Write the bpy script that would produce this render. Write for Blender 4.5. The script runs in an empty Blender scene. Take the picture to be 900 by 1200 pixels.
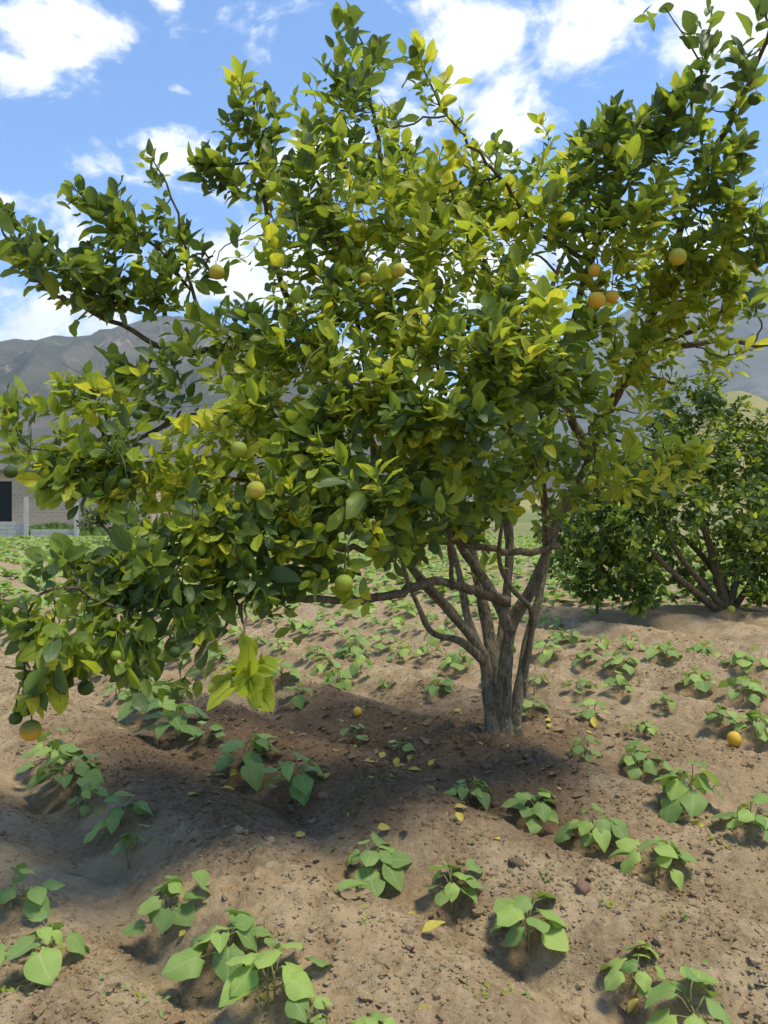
import bpy, math, random
import numpy as np
from mathutils import Vector, Matrix
from mathutils.bvhtree import BVHTree

R = math.radians
random.seed(7)
rng = np.random.default_rng(7)
sc = bpy.context.scene
col = sc.collection

# ------------------------------------------------------------------ camera
FPX, HOR, CH = 867.0, 598.0, 1.3          # focal length in photo pixels, horizon row, eye height
cd = bpy.data.cameras.new('camera')
cam = bpy.data.objects.new('camera', cd)
col.objects.link(cam)
cd.sensor_fit = 'VERTICAL'
cd.sensor_height = 36.0
cd.lens = 36.0 * FPX / 1200.0
cd.clip_start = 0.05
cd.clip_end = 30000
cam.location = (0, 0, CH)
cam.rotation_euler = (R(90) - math.atan((600 - HOR) / FPX), 0, 0)
sc.camera = cam

# ------------------------------------------------------------------ light
SUN_EL, SUN_AZ = R(71), R(112)            # azimuth from +Y (view direction) towards +X (right)
sd = bpy.data.lights.new('sun', 'SUN')
sd.energy = 2.1
sd.angle = R(14)
sd.color = (1.0, 0.91, 0.71)
sun = bpy.data.objects.new('sun', sd)
col.objects.link(sun)
sdir = Vector((math.sin(SUN_AZ) * math.cos(SUN_EL), math.cos(SUN_AZ) * math.cos(SUN_EL), math.sin(SUN_EL)))
sun.rotation_euler = sdir.to_track_quat('Z', 'Y').to_euler()
sun.location = (0, 0, 60)

sc.view_settings.view_transform = 'Standard'
sc.view_settings.look = 'None'
sc.view_settings.gamma = 1
sc.view_settings.exposure = 1.38
sc.render.engine = 'CYCLES'
sc.cycles.use_denoising = True
sc.cycles.max_bounces = 6
sc.cycles.diffuse_bounces = 3
sc.cycles.transmission_bounces = 5
sc.cycles.transparent_max_bounces = 8
sc.cycles.volume_bounces = 0
sc.cycles.sample_clamp_indirect = 6


class NT:
    """Small helper for node trees."""
    def __init__(s, tree):
        s.t = tree
        tree.nodes.clear()

    def n(s, typ, **kw):
        nd = s.t.nodes.new(typ)
        for k, v in kw.items():
            setattr(nd, k, v)
        return nd

    def put(s, sock, v):
        if hasattr(v, 'is_linked') or hasattr(v, 'links'):
            s.t.links.new(v, sock)
        elif v is not None:
            if hasattr(sock, 'default_value') and isinstance(v, (tuple, list)) and len(v) == 3 and sock.type == 'RGBA':
                v = (*v, 1)
            sock.default_value = v

    def m(s, op, a, b=None, c=None, clamp=False):
        nd = s.n('ShaderNodeMath', operation=op, use_clamp=clamp)
        for i, v in enumerate((a, b, c)):
            if v is not None:
                s.put(nd.inputs[i], v)
        return nd.outputs[0]

    def v(s, op, a, b=None, out=0):
        nd = s.n('ShaderNodeVectorMath', operation=op)
        s.put(nd.inputs[0], a)
        if b is not None:
            s.put(nd.inputs[3] if op == 'SCALE' else nd.inputs[1], b)
        return nd.outputs[out]

    def mix(s, f, a, b, blend='MIX'):
        nd = s.n('ShaderNodeMix', data_type='RGBA', blend_type=blend)
        s.put(nd.inputs[0], f)
        s.put(nd.inputs[6], a)
        s.put(nd.inputs[7], b)
        return nd.outputs[2]

    def ramp(s, v, lo, hi, to0=0.0, to1=1.0):
        nd = s.n('ShaderNodeMapRange', interpolation_type='SMOOTHSTEP')
        s.put(nd.inputs[0], v)
        for i, q in enumerate((lo, hi, to0, to1)):
            nd.inputs[i + 1].default_value = q
        return nd.outputs[0]

    def noise(s, vec, scale, detail=4, rough=.55, dist=0.0):
        nd = s.n('ShaderNodeTexNoise')
        s.put(nd.inputs['Vector'], vec)
        nd.inputs['Scale'].default_value = scale
        nd.inputs['Detail'].default_value = detail
        nd.inputs['Roughness'].default_value = rough
        nd.inputs['Distortion'].default_value = dist
        return nd.outputs[0]

    def sep(s, vec):
        nd = s.n('ShaderNodeSeparateXYZ')
        s.put(nd.inputs[0], vec)
        return nd.outputs

    def xyz(s, x, y, z):
        nd = s.n('ShaderNodeCombineXYZ')
        for i, q in enumerate((x, y, z)):
            s.put(nd.inputs[i], q)
        return nd.outputs[0]


# ------------------------------------------------------------------ sky: clear blue with fair-weather cloud all round
world = bpy.data.worlds.new('World')
sc.world = world
world.use_nodes = True
w = NT(world.node_tree)
sky = w.n('ShaderNodeTexSky', sky_type='NISHITA')
sky.sun_disc = False
sky.sun_elevation = SUN_EL
sky.sun_rotation = SUN_AZ
sky.altitude = 2200
sky.air_density = 1.0
sky.dust_density = 0.25
sky.ozone_density = 1.4
tc = w.n('ShaderNodeTexCoord')
dr = w.v('NORMALIZE', tc.outputs['Generated'])
dx, dy, dz = w.sep(dr)
zz = w.m('ADD', w.m('MAXIMUM', dz, 0.0), 0.16)
lay = w.xyz(w.m('DIVIDE', dx, zz), w.m('DIVIDE', dy, zz), 0.0)          # a flat cloud deck seen from below
big = w.noise(w.v('ADD', lay, (3.1, 0.4, 0)), 0.75, 3, .5)
fine = w.noise(w.v('MULTIPLY', dr, (1, 1, 1.5)), 9.0, 9, .62, 0.35)
fine2 = w.noise(w.v('MULTIPLY', dr, (1, 1, 1.6)), 26.0, 7, .6, 0.2)
cover = w.m('MULTIPLY', w.m('SUBTRACT', big, 0.60), 2.4)
cover = w.m('MAXIMUM', cover, w.ramp(dz, 0.33, 0.20, -0.6, 0.28))        # bank of cloud above the mountains
# individual clouds (photo px, py, half width, half height, weight)
for (px, py, hw, hh, wt) in [(45, 22, 90, 42, .75), (5, 82, 60, 26, .42), (202, 106, 20, 7, .45), (222, 180, 66, 24, .58),
                             (5, 232, 40, 16, .5), (500, 4, 30, 12, .4), (575, 60, 78, 62, .72), (690, 35, 110, 46, .74),
                             (560, 110, 80, 30, .5), (860, 30, 130, 52, .8), (765, 62, 26, 12, .5), (600, 168, 62, 26, .66), (660, 178, 50, 22, .4),
                             (470, 95, 50, 22, .35), (200, 3, 14, 8, .4), (108, 283, 26, 6, .35), (40, 375, 150, 42, .6),
                             (300, 320, 200, 60, .6), (560, 330, 200, 60, .5), (800, 290, 180, 40, .5)]:
    c = Vector(((px - 450) / FPX, 1, (HOR - py) / FPX)).normalized()
    k = c.y
    dd = w.v('MULTIPLY', w.v('SUBTRACT', dr, tuple(c)), (FPX / hw / k, FPX / hw / k * .5, FPX / hh / k))
    ln = w.v('LENGTH', dd, out=1)
    cover = w.m('MAXIMUM', cover, w.m('MULTIPLY', w.m('SUBTRACT', 1.0, w.m('MULTIPLY', ln, .8)), wt))
dens = w.m('ADD', cover, w.m('MULTIPLY', w.m('SUBTRACT', fine, .5), 2.0))
dens = w.m('ADD', dens, w.m('MULTIPLY', w.m('SUBTRACT', fine2, .5), 0.7))
mask = w.ramp(dens, 0.02, 0.52)
shade = w.ramp(w.noise(w.v('ADD', dr, (0.02, 0, 0.03)), 7.0, 5, .55), .38, .66)
ccol = w.mix(shade, (3.7, 3.7, 3.75), (5.2, 5.1, 4.9))
skyb = w.mix(1.0, sky.outputs[0], (.53, .71, .83), 'MULTIPLY')
final = w.mix(w.m('MULTIPLY', mask, .96), skyb, ccol)
bg = w.n('ShaderNodeBackground')
w.put(bg.inputs[0], final)
bg.inputs[1].default_value = 0.15
wo = w.n('ShaderNodeOutputWorld')
w.t.links.new(bg.outputs[0], wo.inputs[0])


# ------------------------------------------------------------------ helpers
def at(px, py, Y):
    return np.array(((px - 450) / FPX * Y, Y, CH + (HOR - py) / FPX * Y))


def tag(o, label=None, cat=None, group=None, kind=None):
    if label: o['label'] = label
    if cat: o['category'] = cat
    if group: o['group'] = group
    if kind: o['kind'] = kind
    return o


def empty(name, loc):
    o = bpy.data.objects.new(name, None)
    o.empty_display_size = .1
    o.location = loc
    col.objects.link(o)
    return o


def link(name, me, parent=None, loc=None, mat=None):
    o = bpy.data.objects.new(name, me)
    if mat and not me.materials:
        me.materials.append(mat)
    if parent is not None:
        o.parent = parent
    if loc is not None:
        o.location = loc
    col.objects.link(o)
    return o


def raw_mesh(name, V, F, mats=(), uv=None, mi=None, smooth=True):
    """V (n,3), F (m,k) arrays; uv (m*k,2)."""
    V = np.asarray(V, dtype=np.float32)
    F = np.asarray(F, dtype=np.int32)
    me = bpy.data.meshes.new(name)
    me.vertices.add(len(V))
    me.vertices.foreach_set('co', V.ravel())
    m, k = F.shape
    me.loops.add(m * k)
    me.loops.foreach_set('vertex_index', F.ravel())
    me.polygons.add(m)
    me.polygons.foreach_set('loop_start', np.arange(m, dtype=np.int32) * k)
    me.polygons.foreach_set('loop_total', np.full(m, k, dtype=np.int32))
    for a in mats:
        me.materials.append(a)
    if mi is not None:
        me.polygons.foreach_set('material_index', np.asarray(mi, dtype=np.int32))
    if uv is not None:
        l = me.uv_layers.new(name='UVMap')
        l.data.foreach_set('uv', np.asarray(uv, dtype=np.float32).ravel())
    me.polygons.foreach_set('use_smooth', np.full(m, smooth, dtype=bool))
    me.update(calc_edges=True)
    me.validate()
    return me


class MB:
    """Collects pieces into one mesh."""
    def __init__(s):
        s.v, s.f, s.n = [], [], 0

    def add(s, v, f):
        s.v.extend([tuple(map(float, q)) for q in v])
        s.f.extend([tuple(int(i) + s.n for i in q) for q in f])
        s.n += len(v)

    def box(s, c, sz, rz=0.0):
        c = np.array(c, float)
        h = np.array(sz, float) / 2
        ca, sa = math.cos(rz), math.sin(rz)
        v = []
        for z in (-1, 1):
            for x, y in ((-1, -1), (1, -1), (1, 1), (-1, 1)):
                X, Y = x * h[0], y * h[1]
                v.append((c[0] + X * ca - Y * sa, c[1] + X * sa + Y * ca, c[2] + z * h[2]))
        s.add(v, [(3, 2, 1, 0), (4, 5, 6, 7), (0, 1, 5, 4), (1, 2, 6, 5), (2, 3, 7, 6), (3, 0, 4, 7)])

    def mesh(s, name, mat=None, smooth=True):
        me = bpy.data.meshes.new(name)
        me.from_pydata(s.v, [], s.f)
        if mat: me.materials.append(mat)
        me.polygons.foreach_set('use_smooth', np.full(len(s.f), smooth, dtype=bool))
        me.update()
        return me


def catmull(P, step):
    P = [np.array(p, float) for p in P]
    Q = [2 * P[0] - P[1]] + P + [2 * P[-1] - P[-2]]
    out = []
    for i in range(1, len(Q) - 2):
        a, b, c, d = Q[i - 1:i + 3]
        n = max(1, int(np.linalg.norm(c - b) / step))
        for j in range(n):
            t = j / n
            out.append(.5 * ((2 * b) + (-a + c) * t + (2 * a - 5 * b + 4 * c - d) * t * t + (-a + 3 * b - 3 * c + d) * t ** 3))
    out.append(P[-1])
    return np.array(out)


def tube(mb, pts, radii, sides=6, bumpy=0.0, seed=0):
    pts = np.asarray(pts, float)
    n = len(pts)
    radii = np.interp(np.linspace(0, 1, n), np.linspace(0, 1, len(radii)), radii)
    tg = np.gradient(pts, axis=0)
    tg /= np.linalg.norm(tg, axis=1)[:, None] + 1e-9
    u = np.cross(tg[0], (0.31, 0.9, 0.17))
    u /= np.linalg.norm(u)
    rr = np.random.default_rng(seed)
    ph = rr.random(4) * 6.28
    V = []
    for i in range(n):
        u = u - tg[i] * np.dot(u, tg[i])
        u /= np.linalg.norm(u) + 1e-9
        b = np.cross(tg[i], u)
        for k in range(sides):
            a = 2 * math.pi * k / sides
            r = radii[i]
            if bumpy:
                r *= 1 + bumpy * (math.sin(2 * a + ph[0] + i * .35) * .5 + math.sin(3 * a + ph[1] - i * .22) * .4 + math.sin(i * .8 + ph[2]) * .35 + (rr.random() - .5) * .35)
            V.append(pts[i] + (u * math.cos(a) + b * math.sin(a)) * r)
    F = []
    for i in range(n - 1):
        for k in range(sides):
            k2 = (k + 1) % sides
            F.append((i * sides + k, i * sides + k2, (i + 1) * sides + k2, (i + 1) * sides + k))
    F.append(tuple(range(sides))[::-1])
    F.append(tuple((n - 1) * sides + k for k in range(sides)))
    mb.add(V, F)


# vectorised gradient noise
_perm = rng.permutation(1024)
_ga = rng.random(1024) * 2 * math.pi
_gx, _gy = np.cos(_ga), np.sin(_ga)


def perlin(x, y):
    x = np.asarray(x, float); y = np.asarray(y, float)
    xi = np.floor(x).astype(np.int64); yi = np.floor(y).astype(np.int64)
    xf, yf = x - xi, y - yi
    sx = xf * xf * xf * (xf * (xf * 6 - 15) + 10)
    sy = yf * yf * yf * (yf * (yf * 6 - 15) + 10)

    def g(ix, iy, fx, fy):
        h = _perm[(ix + _perm[iy & 1023]) & 1023]
        return _gx[h] * fx + _gy[h] * fy
    a = g(xi, yi, xf, yf); b = g(xi + 1, yi, xf - 1, yf)
    c = g(xi, yi + 1, xf, yf - 1); d = g(xi + 1, yi + 1, xf - 1, yf - 1)
    return ((a + (b - a) * sx) * (1 - sy) + (c + (d - c) * sx) * sy) * 1.4


_jx, _jy = rng.random((64, 64)), rng.random((64, 64))


def worley(x, y):
    xi, yi = np.floor(x).astype(np.int64), np.floor(y).astype(np.int64)
    best = np.full(np.shape(x), 9.0)
    for a in (-1, 0, 1):
        for b in (-1, 0, 1):
            cx_, cy_ = xi + a, yi + b
            best = np.minimum(best, (cx_ + _jx[cx_ & 63, cy_ & 63] - x) ** 2 + (cy_ + _jy[cx_ & 63, cy_ & 63] - y) ** 2)
    return np.sqrt(best)


NX, NY = .78, .626                          # across the planting rows
TX, TY = .626, -.78                         # along them
ROW0, ROWD = 1.05, .79
TREE = np.array((0.655, 4.20))
TREE2 = np.array((3.9, 8.45))


def hbase(x, y):
    x = np.asarray(x, float); y = np.asarray(y, float)
    n = NX * x + NY * y
    nn = n + .05 * perlin(x * .9 + 3, y * .9) + .022 * perlin(x * 2.7, y * 2.7 + 9)
    r = 2.1 * np.sqrt(np.cos(math.pi * (nn - ROW0 - .24) / ROWD) ** 2 + .02) - 1.15
    amp = .066 * (1 + .3 * perlin(x * .6 + 20, y * .6))
    d = np.hypot(x - TREE[0], y - TREE[1])
    amp = amp * (1 - .55 * np.exp(-(d / .8) ** 2))
    far = np.clip((np.hypot(x, y) - 25) / 25, 0, 1)
    h = amp * r * (1 - far)
    h = h + .04 * np.exp(-(d / .4) ** 2)
    d2 = np.hypot((x - TREE2[0]) * .7, y - TREE2[1])
    h = h + .13 * np.exp(-(d2 / .9) ** 2)
    return h + .03 * perlin(x * .35, y * .35 + 4) * (1 - far)


PITS = []


def hgt(x, y, fine=True):
    x = np.asarray(x, float); y = np.asarray(y, float)
    h = hbase(x, y)
    for (ax, ay, s) in PITS:
        if x.ndim:
            mk = (np.abs(x - ax) < s * 5) & (np.abs(y - ay) < s * 5)
            X, Y = x[mk], y[mk]
        else:
            mk, X, Y = None, x, y
        add = -.045 * np.exp(-(((X - ax + s * .25) ** 2 + (Y - ay + s * .55) ** 2) / (s * .95) ** 2)) \
              + .03 * np.exp(-(((X - ax - s * .2) ** 2 + (Y - ay - s * .5) ** 2) / (s * .9) ** 2))
        add = add * min(1.0, s / .08)
        if mk is None:
            h = h + add
        else:
            h[mk] += add
    rdg = np.cos(2 * math.pi * (NX * x + NY * y + .07 * perlin(x * .9 + 3, y * .9) - ROW0 - .24) / ROWD)
    rough = np.clip(.75 + .7 * perlin(x * 1.1 + 7, y * 1.1 + 2) + .4 * rdg, .42, 1.5)
    near = np.clip(1.6 - np.hypot(x, y) / 12, 0, 1)
    f = .014 * perlin(x * 3.3, y * 3.3) + .013 * perlin(x * 8.1 + 5, y * 8.1)
    if fine:
        f = f + rough * (.013 * perlin(x * 15, y * 15 + 3) + .019 * (.45 - worley(x * 15 + perlin(x * 9, y * 9), y * 15)) + .014 * (.45 - worley(x * 33 + 5, y * 33 + perlin(x * 20, y * 20 + 4))) + .010 * perlin(x * 46, y * 46))
    return h + f * near


def gp(px, py):
    """Where the line of sight through a photo pixel meets the ground."""
    dx_, dz_ = (px - 450) / FPX, (HOR - py) / FPX
    Y = CH / -dz_
    for _ in range(12):
        z = float(hgt(dx_ * Y, Y, False))
        Y = .5 * Y + .5 * (CH - z) / -dz_
    return np.array((dx_ * Y, Y, float(hgt(dx_ * Y, Y, False))))


# ------------------------------------------------------------------ materials
def new_mat(name):
    m = bpy.data.materials.new(name)
    m.use_nodes = True
    return m, NT(m.node_tree)


def finish(t, base, rough=.8, bump=None, bstr=.3, bdist=.01, spec=.3, trans=None, tcol=None):
    b = t.n('ShaderNodeBsdfPrincipled')
    t.put(b.inputs['Base Color'], base)
    t.put(b.inputs['Roughness'], rough)
    b.inputs['Specular IOR Level'].default_value = spec
    if bump is not None:
        bn = t.n('ShaderNodeBump')
        bn.inputs['Strength'].default_value = bstr
        bn.inputs['Distance'].default_value = bdist
        t.put(bn.inputs['Height'], bump)
        t.put(b.inputs['Normal'], bn.outputs[0])
    o = t.n('ShaderNodeOutputMaterial')
    if trans:
        tr = t.n('ShaderNodeBsdfTranslucent')
        t.put(tr.inputs[0], tcol)
        mx = t.n('ShaderNodeMixShader')
        t.put(mx.inputs[0], trans)
        t.t.links.new(b.outputs[0], mx.inputs[1])
        t.t.links.new(tr.outputs[0], mx.inputs[2])
        t.t.links.new(mx.outputs[0], o.inputs[0])
    else:
        t.t.links.new(b.outputs[0], o.inputs[0])


def leaf_mat(name, c0, c1, tr, rough, mott, vein, mottle=.5, trans=.35, spec=.36):
    """c0..c1 leaf-to-leaf range, tr light through the blade, mott the colour of the blotches."""
    m, t = new_mat(name)
    geo = t.n('ShaderNodeNewGeometry')
    oi = t.n('ShaderNodeObjectInfo')
    rnd = t.m('FRACT', t.m('ADD', t.m('MULTIPLY', geo.outputs['Random Per Island'], 7.31), oi.outputs['Random']))
    rnd2 = t.m('FRACT', t.m('MULTIPLY', rnd, 13.7))
    uv = t.n('ShaderNodeTexCoord').outputs['UV']
    U, Vv, _ = t.sep(uv)
    au = t.m('ABSOLUTE', t.m('SUBTRACT', U, .5))
    rib = t.ramp(au, .05, .02)
    sv = t.m('SUBTRACT', t.m('MULTIPLY', Vv, 9.0), t.m('MULTIPLY', au, 5.5))
    side = t.ramp(t.m('ABSOLUTE', t.m('SUBTRACT', t.m('FRACT', sv), .5)), .36, .48)
    off = t.xyz(t.m('MULTIPLY', rnd, 40.0), t.m('MULTIPLY', rnd2, 40.0), 0.0)
    ns = t.noise(t.v('ADD', t.v('MULTIPLY', uv, (3.0, 5.0, 1.0)), off), 1.0, 3, .6)
    base = t.mix(rnd2, c0, c1)
    blot = t.m('MULTIPLY', t.ramp(t.m('ADD', ns, t.m('MULTIPLY', t.m('SUBTRACT', rnd, .5), .35)), .45, .68), mottle)
    base = t.mix(blot, base, mott)
    spots = t.ramp(t.noise(t.v('ADD', t.v('MULTIPLY', uv, (9.0, 16.0, 1.0)), off), 1.0, 2, .6), .70, .76)
    base = t.mix(t.m('MULTIPLY', t.m('MULTIPLY', spots, t.ramp(rnd, .3, .9)), .6), base, (.16, .12, .05))
    base = t.mix(t.m('MULTIPLY', side, .5), base, vein)
    base = t.mix(t.m('MULTIPLY', rib, .8), base, vein)
    pale = t.mix(.45, base, (.17, .21, .09))
    base = t.mix(t.m('MULTIPLY', geo.outputs['Backfacing'], .75), base, pale)      # paler leaf underside
    trc = t.mix(.55, t.mix(1.0, base, (1.7, 1.7, .9), 'MULTIPLY'), tr)
    bump = t.m('ADD', t.m('MULTIPLY', rib, -.7), t.m('ADD', t.m('MULTIPLY', side, -.5), t.m('MULTIPLY', ns, .6)))
    finish(t, base, rough, bump, .35, .004, spec, trans, trc)
    return m


M = {}
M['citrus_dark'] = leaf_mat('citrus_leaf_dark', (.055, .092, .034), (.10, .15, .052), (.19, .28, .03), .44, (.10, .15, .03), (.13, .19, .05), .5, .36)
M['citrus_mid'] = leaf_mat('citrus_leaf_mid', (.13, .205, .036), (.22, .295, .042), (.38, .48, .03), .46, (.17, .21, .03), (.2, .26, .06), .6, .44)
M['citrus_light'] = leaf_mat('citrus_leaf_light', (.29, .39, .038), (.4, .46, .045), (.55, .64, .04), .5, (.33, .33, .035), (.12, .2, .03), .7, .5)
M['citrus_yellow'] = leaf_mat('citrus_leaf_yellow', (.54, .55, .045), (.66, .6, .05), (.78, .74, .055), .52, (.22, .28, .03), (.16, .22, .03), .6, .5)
M['bean'] = leaf_mat('bean_leaf', (.15, .245, .065), (.23, .34, .085), (.34, .5, .06), .55, (.22, .31, .09), (.27, .36, .14), .5, .3, .3)
M['bean_light'] = leaf_mat('bean_leaf_light', (.25, .38, .08), (.33, .45, .1), (.45, .62, .07), .55, (.3, .4, .11), (.36, .46, .17), .5, .32, .3)
M['fallen'] = leaf_mat('fallen_leaf_yellow', (.42, .36, .06), (.52, .42, .05), (.5, .4, .06), .6, (.36, .24, .08), (.5, .42, .15), .6, .15, .25)
M['dry'] = leaf_mat('dry_leaf', (.2, .13, .07), (.3, .21, .12), (.25, .16, .08), .75, (.12, .075, .045), (.3, .22, .13), .7, .1, .15)
M['far_leaf'] = leaf_mat('distant_leaf', (.10, .17, .035), (.2, .27, .05), (.3, .4, .05), .6, (.24, .28, .06), (.2, .26, .08), .4, .3, .25)
M['bush_leaf'] = leaf_mat('dark_citrus_leaf', (.03, .06, .014), (.055, .1, .02), (.12, .19, .02), .5, (.075, .115, .022), (.09, .14, .03), .4, .25, .2)


def soil_mat():
    m, t = new_mat('sandy_soil')
    P = t.n('ShaderNodeNewGeometry').outputs['Position']
    X, Y, Z = t.sep(P)
    big = t.noise(P, .9, 5, .6)
    mid = t.noise(P, 5.5, 5, .65)
    fin = t.noise(P, 42.0, 5, .7)
    grain = t.noise(P, 210.0, 3, .7)
    c = t.mix(t.ramp(mid, .36, .64), (.25, .175, .097), (.40, .30, .18))
    c = t.mix(t.ramp(big, .42, .7), c, (.345, .245, .14))
    c = t.mix(t.m('MULTIPLY', t.ramp(fin, .5, .72), .55), c, (.47, .37, .25))
    c = t.mix(t.m('MULTIPLY', t.ramp(fin, .46, .28), .65), c, (.13, .085, .05))
    c = t.mix(t.m('MULTIPLY', t.ramp(grain, .56, .72), .35), c, (.5, .41, .32))
    c = t.mix(t.m('MULTIPLY', t.ramp(grain, .42, .3), .4), c, (.14, .09, .058))
    # darker brown soil in a ragged patch round the tree
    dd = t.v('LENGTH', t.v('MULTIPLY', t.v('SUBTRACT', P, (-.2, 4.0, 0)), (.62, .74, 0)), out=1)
    dark_soil = t.ramp(t.m('ADD', dd, t.m('MULTIPLY', t.m('SUBTRACT', t.noise(P, 2.3, 5, .65), .5), 1.5)), 1.25, .5)
    c = t.mix(t.m('MULTIPLY', dark_soil, .85), c, t.mix(fin, (.10, .06, .032), (.20, .125, .07)))
    # algae bloom patches in the troughs
    alg = t.m('MULTIPLY', t.ramp(t.noise(P, 3.1, 4, .6), .62, .74), .3)
    c = t.mix(alg, c, (.25, .225, .085))
    # fallow grass beyond the field
    far = t.ramp(t.m('ADD', Y, t.m('MULTIPLY', t.noise(P, .15, 3, .5), 10.0)), 30.0, 44.0)
    gr = t.mix(t.ramp(t.noise(P, .02, 5, .6), .4, .6), (.13, .17, .05), (.25, .22, .1))
    c = t.mix(far, c, gr)
    bump = t.m('ADD', t.m('MULTIPLY', fin, 1.0), t.m('MULTIPLY', grain, .35))
    finish(t, c, .95, bump, .9, .016, .1)
    return m


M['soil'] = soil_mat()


def bark_mat(name, a, b, moss):
    m, t = new_mat(name)
    P = t.n('ShaderNodeNewGeometry').outputs['Position']
    n1 = t.noise(t.v('MULTIPLY', P, (1, 1, .3)), 38.0, 6, .65)
    n2 = t.noise(P, 11.0, 5, .65)
    n3 = t.noise(P, 60.0, 4, .6)
    c = t.mix(t.ramp(n1, .3, .7), a, b)
    c = t.mix(t.m('MULTIPLY', t.ramp(n2, .52, .66), moss), c, (.14, .125, .06))
    crk = t.noise(t.v('MULTIPLY', P, (1, 1, .16)), 95.0, 4, .6)
    c = t.mix(t.m('MULTIPLY', t.ramp(crk, .46, .36), .6), c, (.04, .03, .02))
    c = t.mix(t.m('MULTIPLY', t.ramp(t.m('MULTIPLY', n2, n3), .31, .37), .65), c, (.33, .32, .23))
    finish(t, c, .92, t.m('ADD', t.m('ADD', n1, t.m('MULTIPLY', n3, .5)), crk), 1.0, .012, .15)
    return m


M['bark'] = bark_mat('citrus_bark', (.085, .072, .05), (.23, .19, .125), .8)
M['branch'] = bark_mat('branch_bark', (.085, .066, .043), (.20, .155, .098), .5)
m, t = new_mat('green_twig')
ns = t.noise(t.n('ShaderNodeNewGeometry').outputs['Position'], 25.0, 3)
finish(t, t.mix(t.ramp(ns, .4, .62), (.075, .07, .035), (.095, .12, .035)), .7, None, spec=.3)
M['twig'] = m
m, t = new_mat('bean_stem')
ns = t.noise(t.n('ShaderNodeNewGeometry').outputs['Position'], 20.0, 3)
finish(t, t.mix(ns, (.17, .22, .07), (.25, .2, .1)), .7, None, spec=.3)
M['stem'] = m


def fruit_mat(name, a, b, amt):
    m, t = new_mat(name)
    tcn = t.n('ShaderNodeTexCoord')
    P = tcn.outputs['Object']
    oi = t.n('ShaderNodeObjectInfo').outputs['Random']
    off = t.v('ADD', P, t.xyz(t.m('MULTIPLY', oi, 9.0), 0.0, 0.0))
    n = t.noise(off, 14.0, 4, .6)
    z = t.sep(P)[2]
    f = t.ramp(t.m('ADD', t.m('MULTIPLY', t.m('SUBTRACT', n, .5), 1.6), t.m('MULTIPLY', z, 28.0 * amt)), -.5, .6)
    c = t.mix(f, a, b)
    pore = t.noise(off, 190.0, 2, .5)
    spot = t.ramp(t.noise(off, 55.0, 4, .7), .66, .75)
    c = t.mix(t.m('MULTIPLY', spot, .5), c, (.12, .085, .03))
    finish(t, c, .52, t.m('ADD', pore, t.m('MULTIPLY', n, .6)), .4, .003, .25)
    return m


M['ripe'] = fruit_mat('ripe_orange_peel', (.66, .36, .03), (.60, .40, .045), .02)
M['yellowish'] = fruit_mat('yellowing_peel', (.48, .38, .04), (.30, .32, .04), .025)
M['lime'] = fruit_mat('pale_green_peel', (.32, .36, .035), (.20, .27, .035), .02)
M['unripe'] = fruit_mat('green_peel', (.06, .10, .014), (.042, .075, .012), .02)
M['half'] = fruit_mat('half_ripe_peel', (.66, .36, .025), (.13, .14, .025), .03)

# ------------------------------------------------------------------ leaf templates (unit length along +Y, upper side +Z)
def leaf_template(rows, width, curl, fold, wave, cols=(-1, -.55, 0, .55, 1), heart=0.0, droop=0.0, twist=0.0):
    V, UV = [], []
    for j, (v, wd) in enumerate(rows):
        for u in cols:
            x = u * wd * width
            y = v - heart * math.sin(math.pi * min(1, abs(u) * .95)) * (1 - v) ** 3
            z = abs(u) * wd * width * fold - curl * v * v - droop * (u * u) * wd
            z += wave * math.sin(v * 8 + u * 1.7) * abs(u) * wd
            if twist:
                a = twist * v
                x, z = x * math.cos(a) - z * math.sin(a), x * math.sin(a) + z * math.cos(a)
            V.append((x, y, z))
            UV.append((.5 + u * .5, v))
    n = len(cols)
    F = []
    for j in range(len(rows) - 1):
        for i in range(n - 1):
            F.append((j * n + i, j * n + i + 1, (j + 1) * n + i + 1, (j + 1) * n + i))
    return np.array(V, float), np.array(F, int), np.array(UV, float)


CR = [(0, .03), (.09, .035), (.17, .42), (.36, .88), (.58, 1.0), (.8, .72), (.93, .36), (1, .03)]
CT = [leaf_template(CR, .25, .10, .25, .02), leaf_template(CR, .27, .26, .18, .05, twist=.3),
      leaf_template(CR, .235, .42, .38, .04, twist=-.25), leaf_template(CR, .28, .0, .42, .05), leaf_template(CR, .26, .5, .1, .09, twist=.7), leaf_template(CR, .21, .2, .6, .06, twist=-.5), leaf_template(CR, .30, .15, .05, .11)]
BR = [(0, .5), (.06, .76), (.14, .93), (.26, 1.0), (.42, .965), (.58, .82), (.73, .6), (.88, .3), (1, .02)]
BT = [leaf_template(BR, .53, .18, .10, .07, heart=.17, droop=.12), leaf_template(BR, .49, .34, .18, .10, heart=.15, droop=.20, twist=.25),
      leaf_template(BR, .55, .06, .22, .05, heart=.18, droop=.05, twist=-.2), leaf_template(BR, .46, .28, .42, .06, heart=.13, droop=.02)]


def frame(d, nrm):
    """Matrix whose Y runs along the leaf and Z out of its upper side."""
    d = d / (np.linalg.norm(d) + 1e-9)
    z = nrm - d * np.dot(nrm, d)
    l = np.linalg.norm(z)
    if l < 1e-3:
        z = np.cross(d, (1, .2, .1)); l = np.linalg.norm(z)
    z = z / l
    x = np.cross(d, z)
    return np.stack([x, d, z], axis=1)


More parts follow.
